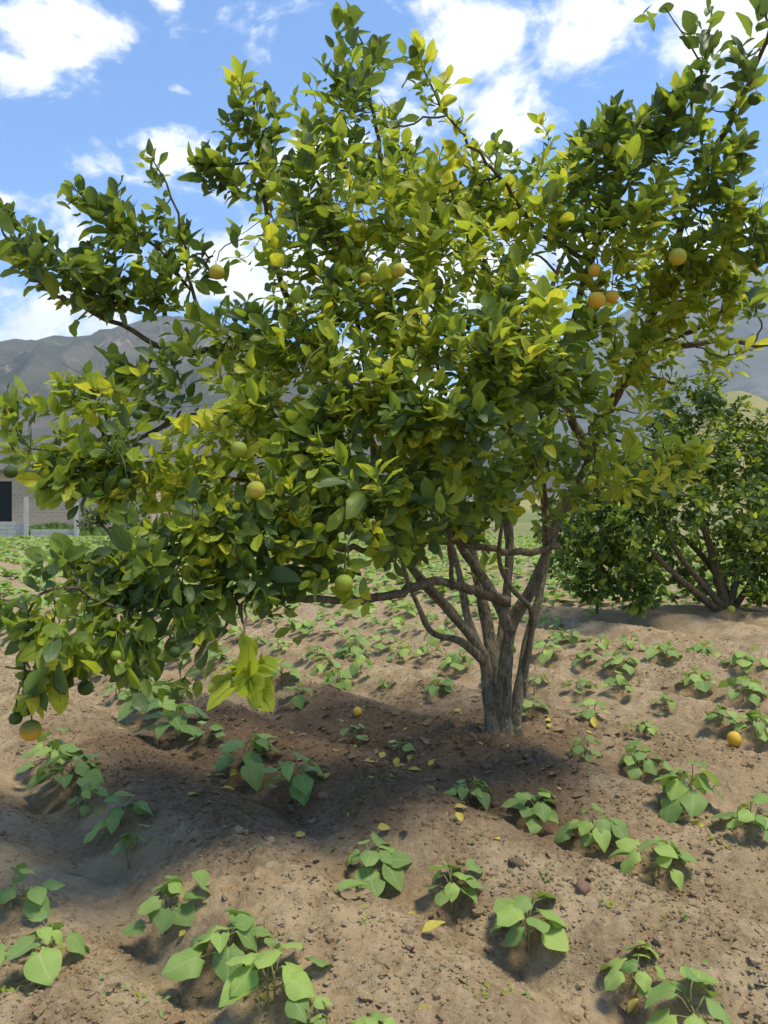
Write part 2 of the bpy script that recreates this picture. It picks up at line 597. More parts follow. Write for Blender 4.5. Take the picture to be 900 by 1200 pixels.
def merged_leaves(name, leaves, templates, mats):
    """leaves: (pos, 3x3, size, template, material)."""
    byT = {}
    for i, l in enumerate(leaves):
        byT.setdefault(l[3], []).append(l)
    Vs, Fs, Us, Ms, off = [], [], [], [], 0
    owner = []
    for k, ls in byT.items():
        tv, tf, tu = templates[k]
        A = np.stack([l[1] * l[2] for l in ls])
        p = np.stack([l[0] for l in ls])
        v = np.einsum('nij,vj->nvi', A, tv) + p[:, None, :]
        n = len(ls)
        f = tf[None] + (np.arange(n) * len(tv))[:, None, None] + off
        Vs.append(v.reshape(-1, 3)); Fs.append(f.reshape(-1, 4))
        Us.append(np.tile(tu[tf.ravel()], (n, 1)))
        Ms.append(np.repeat([l[4] for l in ls], len(tf)))
        owner.extend(np.repeat([id(l) for l in ls], len(tf)))
        off += n * len(tv)
    me = raw_mesh(name, np.concatenate(Vs), np.concatenate(Fs), mats, np.concatenate(Us), np.concatenate(Ms))
    return me, owner


def leaf_mesh(name, tpl, mat):
    tv, tf, tu = tpl
    return raw_mesh(name, tv, tf, [mat], tu[tf.ravel()])


def mat4(p, A, s):
    m = Matrix.Identity(4)
    for i in range(3):
        for j in range(3):
            m[i][j] = float(A[i, j] * s)
        m[i][3] = float(p[i])
    return m


def unit(v):
    return v / (np.linalg.norm(v) + 1e-9)


# ------------------------------------------------------------------ bean plants: where they stand (photo px of the foot, width in px, leaves, how light)
BEANS = [
 (18, 1068, 92, 7, .5, 'bean plant cut by the picture edge, just above the leafy plant in the corner'),
 (48, 1128, 105, 7, .5, 'leafy bean plant low at the edge, large heart leaf drooping to the soil'),
 (190, 1084, 96, 8, .4, 'bean plant with four drooping heart leaves on the ridge beside the bare furrow'),
 (262, 1128, 112, 9, .6, 'bushy bean plant with a tiny yellow withered leaf at its foot'),
 (318, 1178, 128, 9, .95, 'tall bright green bean plant with big flat leaves near the bottom edge'),
 (368, 1212, 70, 5, 1, 'bright bean plant cut by the bottom edge, below the tall bright one'),
 (428, 1216, 60, 4, 1, 'single bright bean leaf poking up at the bottom edge'),
 (152, 1004, 62, 4, .5, 'small bean plant with a notched heart leaf at the end of the left row'),
 (130, 970, 74, 6, .35, 'bean plant in the left row just behind the small notched one'),
 (94, 952, 56, 5, .3, 'small low bean plant in the left row between two larger ones'),
 (76, 926, 88, 9, .4, 'dense bean plant in the left row under the hanging half ripe orange'),
 (58, 898, 76, 8, .3, 'bean plant in the left row closest beneath the hanging half ripe orange'),
 (345, 930, 78, 7, .15, 'dark bean plant at the near end of the row under the low branches'),
 (288, 908, 92, 9, .2, 'wide bean plant second in the row under the low branches'),
 (242, 874, 52, 5, .3, 'small bean plant third in the row under the low branches'),
 (206, 862, 80, 9, .4, 'upright bean plant fourth in the row under the low branches'),
 (176, 838, 84, 10, .4, 'bean plant fifth in the row, beneath the dangling dark green fruit'),
 (436, 1036, 90, 8, .2, 'blue-green bean plant in the middle of the field with a flat leaf lying beside it'),
 (528, 1056, 80, 8, .5, 'ragged bean plant with one wide low leaf beside the yellow folded leaf'),
 (624, 1108, 100, 9, .65, 'bean plant with two long bright leaves reaching over a dark hollow'),
 (742, 1160, 88, 7, .8, 'upright bean plant with stacked bright leaves above a dark hollow'),
 (812, 1216, 130, 7, .6, 'large bean plant cut by the bottom edge in the corner'),
 (774, 1032, 92, 8, .5, 'spreading bean plant with flat leaves alone on the pale ridge'),
 (695, 990, 76, 9, .3, 'bean plant on the ridge above the brown stone'),
 (628, 962, 70, 9, .3, 'round bean plant second from the trunk foot along its row'),
 (556, 940, 58, 8, .2, 'narrow tall bean plant in front of the trunk foot'),
 (470, 884, 38, 4, .2, 'single-leafed dark bean plant in the shade beside the trunk'),
 (415, 866, 42, 4, .3, 'spindly bean seedling in the shade below the small fallen fruit'),
 (748, 908, 68, 9, .4, 'bean plant with a raised light leaf, next to the wide one by the fallen pod'),
 (806, 942, 92, 9, .5, 'widest bean plant of its row with spreading flat leaves above the fallen pod'),
 (882, 972, 70, 9, .5, 'bean plant at the picture edge casting a dark hollow below it'),
 (685, 890, 48, 6, .15, 'small dark two-leafed bean plant beside the scattered dead leaves'),
 (754, 858, 36, 6, .4, 'little bean plant alone on the slope below the fallen orange row'),
 (890, 862, 52, 7, .8, 'bean plant with a bright raised leaf right of the fallen orange'),
 (842, 848, 44, 8, .5, 'upright bean plant just above the fallen orange'),
 (690, 842, 46, 6, .5, 'flat low bean plant behind the upright yellow leaf'),
 (622, 838, 40, 7, .2, 'bean plant touching the trunk foot on its sunny side'),
 (872, 818, 54, 8, .6, 'broad bean plant at the picture edge two rows above the fallen orange'),
 (820, 806, 46, 8, .45, 'compact bean plant in the middle of the row above the fallen orange'),
 (780, 828, 34, 6, .4, 'thin pale bean plant on the bare crumbly slope'),
 (731, 812, 44, 6, .4, 'low wide bean plant in the row behind the trunk'),
 (680, 812, 38, 5, .3, 'sparse bean plant close behind the trunk row'),
 (626, 806, 36, 6, .2, 'bean plant half hidden behind the trunk'),
 (730, 786, 50, 9, .35, 'bushy dark bean plant third along the row from the trunk'),
 (686, 778, 34, 6, .3, 'small bean plant second along the row from the trunk'),
 (780, 772, 44, 8, .45, 'bean plant fourth along the row from the trunk'),
 (823, 772, 44, 7, .6, 'bean plant with a light crown fifth along the row from the trunk'),
 (876, 782, 50, 7, .75, 'bright flat-topped bean plant at the picture edge below the small citrus tree'),
 (638, 772, 46, 8, .4, 'leafy bean plant directly beside the mossy stem'),
 (650, 752, 34, 7, .15, 'dark bean plant twin nearest the trunk, below the bank'),
 (669, 756, 36, 7, .2, 'dark bean plant twin farther from the trunk, below the bank'),
 (706, 760, 34, 6, .4, 'bean plant below the dark bank, right of the dark twins'),
 (742, 762, 34, 6, .35, 'pale bean plant below the dark bank under the small citrus tree crown'),
 (510, 812, 42, 7, .45, 'two-tiered bean plant in the dark soil at the shady side of the trunk'),
 (536, 782, 50, 8, .35, 'bean plant behind the low forked side stem'),
 (394, 806, 44, 8, .3, 'bean plant on the dark ridge above the spindly seedling'),
 (330, 798, 50, 9, .3, 'bean plant behind the bright hanging citrus leaves'),
 (416, 770, 48, 8, .4, 'bean plant below the thick low branch with the pale green fruit'),
 (452, 806, 28, 4, .4, 'tiny seedling on the dark ridge between two bean plants'),
 (250, 778, 46, 8, .3, 'bean plant in shade behind the hanging twigs'),
]
BP = []
for (px, py, wpx, nl, li, lab) in BEANS:
    p = gp(px, py)
    BP.append((p, wpx * p[1] / FPX, nl, li, lab))
for p, wd, *_ in BP:
    if p[1] < 6.5:
        PITS.append((p[0], p[1], min(.11, wd * .36)))

# ------------------------------------------------------------------ ground: one sheet to the horizon
def axis(a, b, fine, far, g=1.12):
    mid = np.arange(a, b + fine / 2, fine)
    up, s = [], fine
    x = mid[-1]
    while x < far:
        s *= g; x += s; up.append(x)
    dn, s = [], fine
    x = mid[0]
    while x > -far:
        s *= g; x -= s; dn.append(x)
    return np.concatenate([dn[::-1], mid, up])


gxs = axis(-2.6, 3.1, .0125, 6500, 1.07)
gys = axis(1.45, 6.4, .0125, 6500, 1.05)
GX, GY = np.meshgrid(gxs, gys)
GZ = hgt(GX.ravel(), GY.ravel())
nx, ny = len(gxs), len(gys)
ii = np.arange(nx * ny).reshape(ny, nx)
F = np.stack([ii[:-1, :-1], ii[:-1, 1:], ii[1:, 1:], ii[1:, :-1]], axis=-1).reshape(-1, 4)
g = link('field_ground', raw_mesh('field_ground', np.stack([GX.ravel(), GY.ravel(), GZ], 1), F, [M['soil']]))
tag(g, kind='structure')
print('ground verts', nx * ny)

# ------------------------------------------------------------------ mountains
def crest_terrain(name, pts, Yc, Yf, Yb, mat, amp, seed, nxs=220, nys=70, fs=1.0):
    pts = sorted(pts)
    xs = np.linspace((pts[0][0] - 450) / FPX * Yc, (pts[-1][0] - 450) / FPX * Yc, nxs)
    cz = np.interp(xs, [(p[0] - 450) / FPX * Yc for p in pts], [CH + (HOR - p[1]) / FPX * Yc for p in pts])
    k = np.ones(5) / 5
    cz = np.convolve(np.pad(cz, 2, mode='edge'), k, mode='valid')
    ys = np.concatenate([np.linspace(Yf, Yc, nys), np.linspace(Yc, Yb, nys // 3)[1:]])
    X, Y = np.meshgrid(xs, ys)
    tt = np.where(Y <= Yc, (Y - Yf) / (Yc - Yf), 1 - .9 * (Y - Yc) / (Yb - Yc))
    sc_ = 1 / (Yc * .10) * fs
    rid = np.zeros_like(X); a = 1.0; f = sc_
    for o in range(6):
        rid += a * (1 - 2 * np.abs(perlin(X * f + seed, Y * f * .55 + seed * 2)))
        a *= .52; f *= 2.05
    prof = np.clip(tt, 0, 1) ** 1.25
    Z = cz[None, :] * prof + amp * rid * np.sin(np.clip(tt, 0, 1) * math.pi) * 1.0 + amp * .18 * rid * prof - 2 * (1 - prof)
    n1, n2 = len(xs), len(ys)
    I = np.arange(n1 * n2).reshape(n2, n1)
    F = np.stack([I[:-1, :-1], I[:-1, 1:], I[1:, 1:], I[1:, :-1]], axis=-1).reshape(-1, 4)
    o = link(name, raw_mesh(name, np.stack([X.ravel(), Y.ravel(), Z.ravel()], 1), F, [mat]))
    return tag(o, kind='structure')


def rock_mat(name, a, b, c_, s):
    m, t = new_mat(name)
    g_ = t.n('ShaderNodeNewGeometry')
    P = g_.outputs['Position']
    n1 = t.noise(P, s, 8, .62, .6)
    n2 = t.noise(t.v('MULTIPLY', P, (1, 1, .35)), s * 5, 6, .6, .5)
    c = t.mix(t.ramp(n1, .38, .62), a, b)
    c = t.mix(t.ramp(n2, .55, .7), c, c_)
    finish(t, c, .95, n2, .6, 30.0 if s < .01 else 2.0, .1)
    return m


M['rock'] = rock_mat('mountain_rock', (.08, .085, .062), (.14, .125, .095), (.25, .2, .16), .003)
M['rock_far'] = rock_mat('far_mountain_rock', (.10, .11, .08), (.15, .14, .11), (.19, .17, .14), .0015)
M['dryhill'] = rock_mat('dry_hillside', (.30, .25, .10), (.25, .24, .09), (.17, .18, .075), .02)
crest_terrain('mountain_left', [(-900, 380), (-500, 420), (-200, 428), (-60, 436), (0, 414), (30, 402), (62, 397), (95, 401), (130, 392), (200, 372), (300, 392),
                                (420, 440), (560, 500), (700, 560)], 2400, 1000, 3600, M['rock'], 55, 3.3)
crest_terrain('mountain_right', [(380, 560), (520, 470), (650, 420), (760, 350), (835, 304), (864, 307), (900, 320), (980, 345), (1100, 330), (1500, 300), (1900, 380)],
              4600, 2000, 6000, M['rock_far'], 70, 11.7)
crest_terrain('dry_hill', [(420, 600.5), (640, 592), (740, 555), (800, 500), (835, 468), (862, 456), (890, 466), (930, 490), (1000, 520), (1200, 560)],
              620, 420, 900, M['dryhill'], 5, 23.1, 120, 40)

# ------------------------------------------------------------------ far end of the field
def brick_wall_mat():
    m, t = new_mat('brick_masonry')
    tcn = t.n('ShaderNodeTexCoord')
    X, Y, Z = t.sep(tcn.outputs['Object'])
    br = t.n('ShaderNodeTexBrick')
    t.put(br.inputs['Vector'], t.xyz(t.m('ADD', X, Y), Z, 0.0))
    br.inputs['Color1'].default_value = (.58, .41, .27, 1)
    br.inputs['Color2'].default_value = (.5, .35, .23, 1)
    br.inputs['Mortar'].default_value = (.58, .47, .34, 1)
    br.inputs['Scale'].default_value = 1.0
    br.inputs['Brick Width'].default_value = .42
    br.inputs['Row Height'].default_value = .21
    br.inputs['Mortar Size'].default_value = .025
    n = t.noise(tcn.outputs['Object'], .8, 5, .6)
    c = t.mix(t.m('MULTIPLY', t.ramp(n, .45, .7), .5), br.outputs[0], (.42, .33, .26))
    finish(t, c, .92, br.outputs['Fac'], -.5, .02, .15)
    return m


def plain(name, c, var=.25, scale=6.0, rough=.85, spec=.25):
    m, t = new_mat(name)
    n = t.noise(t.n('ShaderNodeTexCoord').outputs['Object'], scale, 5, .6)
    finish(t, t.mix(n, tuple(q * (1 - var) for q in c), tuple(min(1, q * (1 + var)) for q in c)), rough, n, .3, .01, spec)
    return m


M['brick'] = brick_wall_mat()
M['concrete'] = plain('weathered_concrete', (.45, .43, .39))
M['shade_black'] = plain('doorway_shade_black', (.02, .021, .023), .3, 3, .6)  # near-black, paints the shade inside the open doorway
M['roofsheet'] = plain('roof_sheet', (.2, .17, .15), .3, 2, .7)
M['wire'] = plain('black_cable', (.03, .03, .03))
M['wood'] = plain('pole_wood', (.16, .12, .085))

BY = 44.0
hx = lambda px, Y=BY: (px - 450) / FPX * Y
house = empty('brick_house', (hx(40), BY, 0))
tag(house, 'pinkish brick building with a dark doorway beyond the field fence', 'building')
x0, x1, xd0, xd1 = hx(-140), hx(178), hx(-22), hx(14)
zt = CH + (HOR - 553) / FPX * BY
zd = CH + (HOR - 564) / FPX * BY
mb = MB()
for a, b, z0, z1 in ((x0, xd0, -.3, zt), (xd1, x1, -.3, zt), (xd0, xd1, zd, zt)):
    mb.box(((a + b) / 2 - house.location.x, .12, (z0 + z1) / 2), (b - a, .24, z1 - z0))
mb.box((x0 + .12 - house.location.x, 3.2, zt / 2 - .15), (.24, 5.9, zt + .3))
mb.box((x1 - .12 - house.location.x, 3.2, zt / 2 - .15), (.24, 5.9, zt + .3))
mb.box(((x0 + x1) / 2 - house.location.x, 6.3, zt / 2 - .15), (x1 - x0, .24, zt + .3))
link('wall', mb.mesh('wall', M['brick'], False), house)
mb = MB(); mb.box(((xd0 + xd1) / 2 - house.location.x, .2, zd / 2), (xd1 - xd0 - .01, .05, zd))
link('doorway_shade', mb.mesh('doorway_shade', M['shade_black'], False), house)  # flat sheet filling the opening, its colour stands in for the dark interior
mb = MB(); mb.box(((x0 + x1) / 2 - house.location.x, 3.1, zt + .07), (x1 - x0 + .5, 7.0, .12))
link('roof', mb.mesh('roof', M['roofsheet'], False), house)

FY = 36.0
for k, (pa, pb, ha, hb, lab) in enumerate([(-60, 31, .78, .72, 'taller pale concrete block wall at the picture edge before the brick building'),
                                           (36, 92, .34, .40, 'low pale kerb wall between the two concrete fence posts')]):
    a, b = hx(pa, FY), hx(pb, FY)
    nb = max(3, int((b - a) / .42))
    root = empty('low_wall', ((a + b) / 2, FY, 0))
    tag(root, lab, 'low wall', 'low walls at the field end')
    zr = 0
    rows = 4 if k == 0 else 2
    hh = (ha if k == 0 else hb) / rows
    bm_ = MB(); bm_.box((0, 0, 0), ((b - a) / nb - .012, .16, hh - .012))
    bme = bm_.mesh('block', M['concrete'], False)
    for r in range(rows):
        for q in range(nb):
            xx = -(b - a) / 2 + (q + .5) * (b - a) / nb
            link('block', bme, root, (xx + (r % 2) * .02, random.uniform(-.006, .006), hh * (r + .5) - .03))
for px, top, lab in [(33.5, 584, 'white concrete fence post beside the end of the pale block wall'), (92, 590, 'white concrete fence post near the dark round shrub')]:
    mb = MB()
    zt_ = CH + (HOR - top) / FPX * FY
    mb.box((0, 0, zt_ / 2 - .1), (.16, .16, zt_ + .2), .1)
    mb.box((0, 0, zt_ + .04), (.12, .12, .08), .1)
    o = link('fence_post', mb.mesh('fence_post', M['concrete'], False), None, (hx(px, FY), FY - .25, 0))
    tag(o, lab, 'fence post', 'concrete posts at the field end')

# overhead cable between two poles
pl = empty('power_line', (hx(-160, 60), 60, 0))
tag(pl, 'thin black overhead cable sagging in front of the grey mountain', 'power line')
pa, pb = np.array((hx(-160, 60), 60, 10.3)), np.array((hx(330, 70), 70, 11.9))
P = [pa + (pb - pa) * s + np.array((0, 0, -1.0 * 4 * s * (1 - s))) for s in np.linspace(0, 1, 25)]
mb = MB(); tube(mb, np.array(P) - pa * (1, 1, 0), [.022], 5)
link('cable', mb.mesh('cable', M['wire']), pl)
for q in (pa, pb):
    mb = MB(); tube(mb, [(q[0] - pa[0], q[1] - pa[1], z) for z in np.linspace(-.2, q[2] + .3, 6)], [.14, .10], 10)
    link('pole', mb.mesh('pole', M['wood']), pl)


# ------------------------------------------------------------------ generic tree machinery
class Skeleton:
    def __init__(s):
        s.p = np.zeros((0, 3)); s.d = np.zeros((0, 3)); s.r = np.zeros(0)

    def add(s, pts, r):
        pts = np.asarray(pts)
        d = np.gradient(pts, axis=0)
        d /= np.linalg.norm(d, axis=1)[:, None] + 1e-9
        s.p = np.vstack([s.p, pts]); s.d = np.vstack([s.d, d])
        s.r = np.concatenate([s.r, np.interp(np.linspace(0, 1, len(pts)), np.linspace(0, 1, len(r)), r)])

    def nearest(s, q, back):
        dist = np.linalg.norm(s.p - q, axis=1)
        # prefer attachment points behind the shoot (towards the tree's heart)
        ahead = np.einsum('ij,j->i', s.p - q, back)
        return int(np.argmin(dist + .5 * np.clip(-ahead, 0, None)))


def bezier(a, da, b, db, n):
    L = np.linalg.norm(b - a)
    c1, c2 = a + da * L * .38, b - db * L * .38
    t_ = np.linspace(0, 1, n)[:, None]
    return a * (1 - t_) ** 3 + 3 * c1 * t_ * (1 - t_) ** 2 + 3 * c2 * t_ ** 2 * (1 - t_) + b * t_ ** 3


def shoot_leaves(out, tip, d, n, size, length, mats, droop, seed_rng, ntpl, face=np.zeros(3)):
    """Leaves in a spiral along the last bit of a twig; mats = probability per material."""
    r = seed_rng
    a0 = r.random() * 6.28
    u = unit(np.cross(d, (.3, .2, .93)))
    b = np.cross(d, u)
    for k in range(n):
        f = (k + .5) / n
        az = a0 + k * 2.4 + r.normal(0, .25)
        ang = R(66 - 44 * f + r.normal(0, 10))
        rad = u * math.cos(az) + b * math.sin(az)
        ld = d * math.cos(ang) + rad * math.sin(ang)
        ld = unit(ld + np.array((0, 0, -1)) * droop * (1.15 - f) + r.normal(0, .08, 3))
        up = np.array((0, 0, 1.0)) * .62 + face * .62 + d * .25 + r.normal(0, .36, 3)
        if f > .8:
            up = -rad * .5 + up * .6
        A = frame(ld, up)
        s = size * (1 - .28 * abs(f - .55) * 2) * r.uniform(.55, 1.28)
        p = tip - d * length * (1 - f) + rad * .002
        out.append((p, A, s, int(r.integers(ntpl)), int(r.choice(len(mats), p=mats))))


# ------------------------------------------------------------------ the citrus tree
tb = np.array((TREE[0], TREE[1], float(hgt(TREE[0], TREE[1], False))))
tree = empty('citrus_tree', tb)
tag(tree, 'large multi-stemmed citrus tree with yellowing leaves and a few oranges in the middle', 'tree')
SK = Skeleton()
STEMS = [
 ([(588, 886, 4.18), (588, 860, 4.18), (589, 820, 4.16), (593, 770, 4.13), (601, 728, 4.1), (624, 690, 4.05), (641, 645, 4.0), (660, 595, 3.95), (690, 540, 3.9), (715, 475, 3.85)], [.09, .05, .042, .036, .032, .028, .025, .022, .02, .018]),
 ([(598, 742, 4.1), (582, 705, 4.05), (562, 672, 4.02), (540, 640, 3.95), (515, 590, 3.8), (495, 520, 3.6)], [.034, .027, .023, .02, .016, .012]),
 ([(578, 886, 4.17), (577, 860, 4.17), (573, 815, 4.17), (565, 768, 4.2), (532, 722, 4.15), (488, 672, 4.05), (464, 636, 3.95), (436, 560, 3.8), (405, 490, 3.6)], [.075, .038, .032, .029, .026, .023, .021, .019, .017]),
 ([(600, 886, 4.22), (601, 860, 4.22), (607, 815, 4.24), (619, 750, 4.3), (634, 690, 4.35), (640, 620, 4.35), (628, 530, 4.2)], [.07, .034, .029, .026, .023, .021, .019]),
 ([(588, 880, 4.26), (583, 800, 4.28), (568, 720, 4.38), (552, 640, 4.45), (540, 580, 4.5), (512, 480, 4.4)], [.07, .042, .033, .028, .025, .02]),
 ([(566, 775, 4.19), (540, 752, 4.1), (507, 742, 4.05), (491, 712, 4.0), (476, 675, 3.95), (466, 636, 3.9)], [.024, .02, .018, .015, .013, .011]),
 ([(584, 800, 4.3), (592, 710, 4.42), (597, 640, 4.45), (592, 570, 4.4), (600, 480, 4.3)], [.032, .028, .027, .025, .02]),
 ([(566, 770, 4.24), (548, 725, 4.3), (540, 680, 4.35), (526, 630, 4.4), (500, 560, 4.5)], [.028, .022, .02, .017, .013]),
 ([(612, 815, 4.24), (620, 755, 4.22), (622, 715, 4.0), (600, 690, 3.85), (585, 655, 3.7), (590, 600, 3.5)], [.022, .018, .015, .013, .011, .008]),
]
tmb = MB()
for i, (pts, rad) in enumerate(STEMS):
    P = catmull([at(*p) for p in pts], .03)
    tube(tmb, P - tb, rad, 16, .2, i)
    SK.add(P[12:], rad[1:])
tr = link('trunk', tmb.mesh('trunk', M['bark']), tree)
rm = tr.modifiers.new('blend', 'REMESH')
rm.mode = 'VOXEL'
rm.voxel_size = .005
rm.use_smooth_shade = True
LIMBS = [
 ([(715, 475, 3.85), (760, 405, 3.75), (800, 370, 3.7), (833, 335, 3.65)], [.027, .014]),
 ([(728, 455, 3.84), (780, 412, 3.75), (820, 402, 3.7), (860, 400, 3.65), (912, 408, 3.6)], [.02, .011]),
 ([(772, 405, 3.75), (845, 368, 3.6), (862, 330, 3.55), (899, 296, 3.5)], [.016, .006]),
 ([(845, 368, 3.6), (855, 320, 3.6), (862, 285, 3.6)], [.009, .005]),
 ([(690, 540, 3.9), (665, 470, 3.8), (660, 415, 3.7), (675, 370, 3.6), (690, 310, 3.5), (700, 278, 3.45)], [.026, .015]),
 ([(690, 310, 3.5), (635, 275, 3.35), (600, 230, 3.2), (560, 180, 3.0), (535, 148, 2.9), (510, 108, 2.8), (492, 72, 2.75)], [.012, .0035]),
 ([(745, 432, 3.8), (775, 330, 3.6), (803, 255, 3.4), (832, 190, 3.2), (865, 120, 2.9), (900, 45, 2.6)], [.024, .007]),
 ([(700, 278, 3.45), (745, 200, 3.4), (800, 150, 3.2), (822, 90, 3.0), (834, 10, 2.85)], [.012, .003]),
 ([(610, 520, 4.2), (560, 420, 3.9), (500, 330, 3.7), (460, 240, 3.6), (440, 150, 3.5), (425, 52, 3.4)], [.028, .005]),
 ([(405, 490, 3.6), (365, 420, 3.4), (330, 330, 3.3), (310, 240, 3.2), (298, 120, 3.1)], [.022, .005]),
 ([(365, 420, 3.4), (290, 410, 3.2), (215, 412, 3.05), (170, 396, 3.0), (110, 365, 2.9), (50, 335, 2.85), (5, 275, 2.8)], [.018, .005]),
 ([(405, 490, 3.6), (300, 485, 3.2), (215, 490, 3.0), (160, 515, 2.85), (100, 530, 2.7), (35, 525, 2.6)], [.019, .004]),
 ([(262, 408, 3.1), (224, 340, 3.05), (217, 290, 3.0), (202, 232, 2.95), (178, 186, 2.9)], [.009, .003]),
 ([(224, 340, 3.05), (180, 290, 2.95), (130, 258, 2.88), (88, 222, 2.85)], [.007, .003]),
 ([(594, 705, 4.06), (550, 690, 3.8), (510, 682, 3.6), (470, 694, 3.4), (418, 704, 3.2), (350, 700, 2.9), (280, 690, 2.7), (200, 702, 2.5), (150, 720, 2.4)], [.03, .022, .02, .014, .006]),
 ([(655, 640, 3.97), (610, 648, 3.9), (560, 640, 3.8), (500, 634, 3.7), (440, 645, 3.4), (380, 640, 3.1), (300, 640, 2.8), (200, 640, 2.6), (150, 655, 2.5)], [.02, .016, .013, .005]),
 ([(150, 720, 2.4), (90, 690, 2.3), (42, 700, 2.2), (27, 760, 2.15), (34, 838, 2.15)], [.006, .003]),
 ([(280, 690, 2.7), (262, 735, 2.5), (236, 765, 2.35), (212, 800, 2.3)], [.006, .003]),
 ([(822, 90, 3.0), (806, 48, 2.95), (778, 8, 2.9)], [.004, .002]),
 ([(290, 700, 2.6), (285, 740, 2.35), (272, 800, 2.15)], [.005, .003]),
 ([(530, 690, 3.7), (527, 620, 3.5), (525, 560, 3.35), (515, 450, 3.1), (500, 360, 3.0)], [.013, .006]),
 ([(642, 640, 3.98), (638, 580, 3.6), (640, 520, 3.35), (620, 430, 3.05), (600, 360, 2.95)], [.013, .006]),
 ([(440, 560, 3.8), (432, 470, 3.35), (420, 380, 3.05), (400, 280, 2.95), (360, 190, 2.95)], [.02, .005]),
 ([(610, 520, 4.2), (595, 430, 3.5), (580, 350, 3.2), (545, 270, 3.05), (520, 195, 3.1)], [.02, .005]),
 ([(700, 505, 3.85), (735, 520, 3.65), (790, 530, 3.5), (838, 535, 3.45)], [.009, .003]),
 ([(548, 580, 4.5), (470, 430, 4.7), (400, 320, 4.7), (340, 240, 4.5)], [.026, .008]),
 ([(592, 570, 4.4), (630, 400, 4.7), (670, 280, 4.7), (740, 200, 4.5)], [.026, .008]),
 ([(660, 595, 3.95), (720, 570, 3.9), (770, 575, 3.9)], [.01, .004]),
 ([(440, 640, 3.4), (390, 600, 3.0), (340, 570, 2.8), (260, 560, 2.7)], [.01, .004]),
]
for i, (pts, rad) in enumerate(LIMBS):
    P = catmull([at(*p) for p in pts], .05)
    P[1:-1] += np.random.default_rng(i + 50).normal(0, .005, (len(P) - 2, 3))
    mb = MB()
    tube(mb, P - tb, rad, 9, .10, i + 30)
    link('branch', mb.mesh('branch', M['branch']), tree)
    SK.add(P, rad)

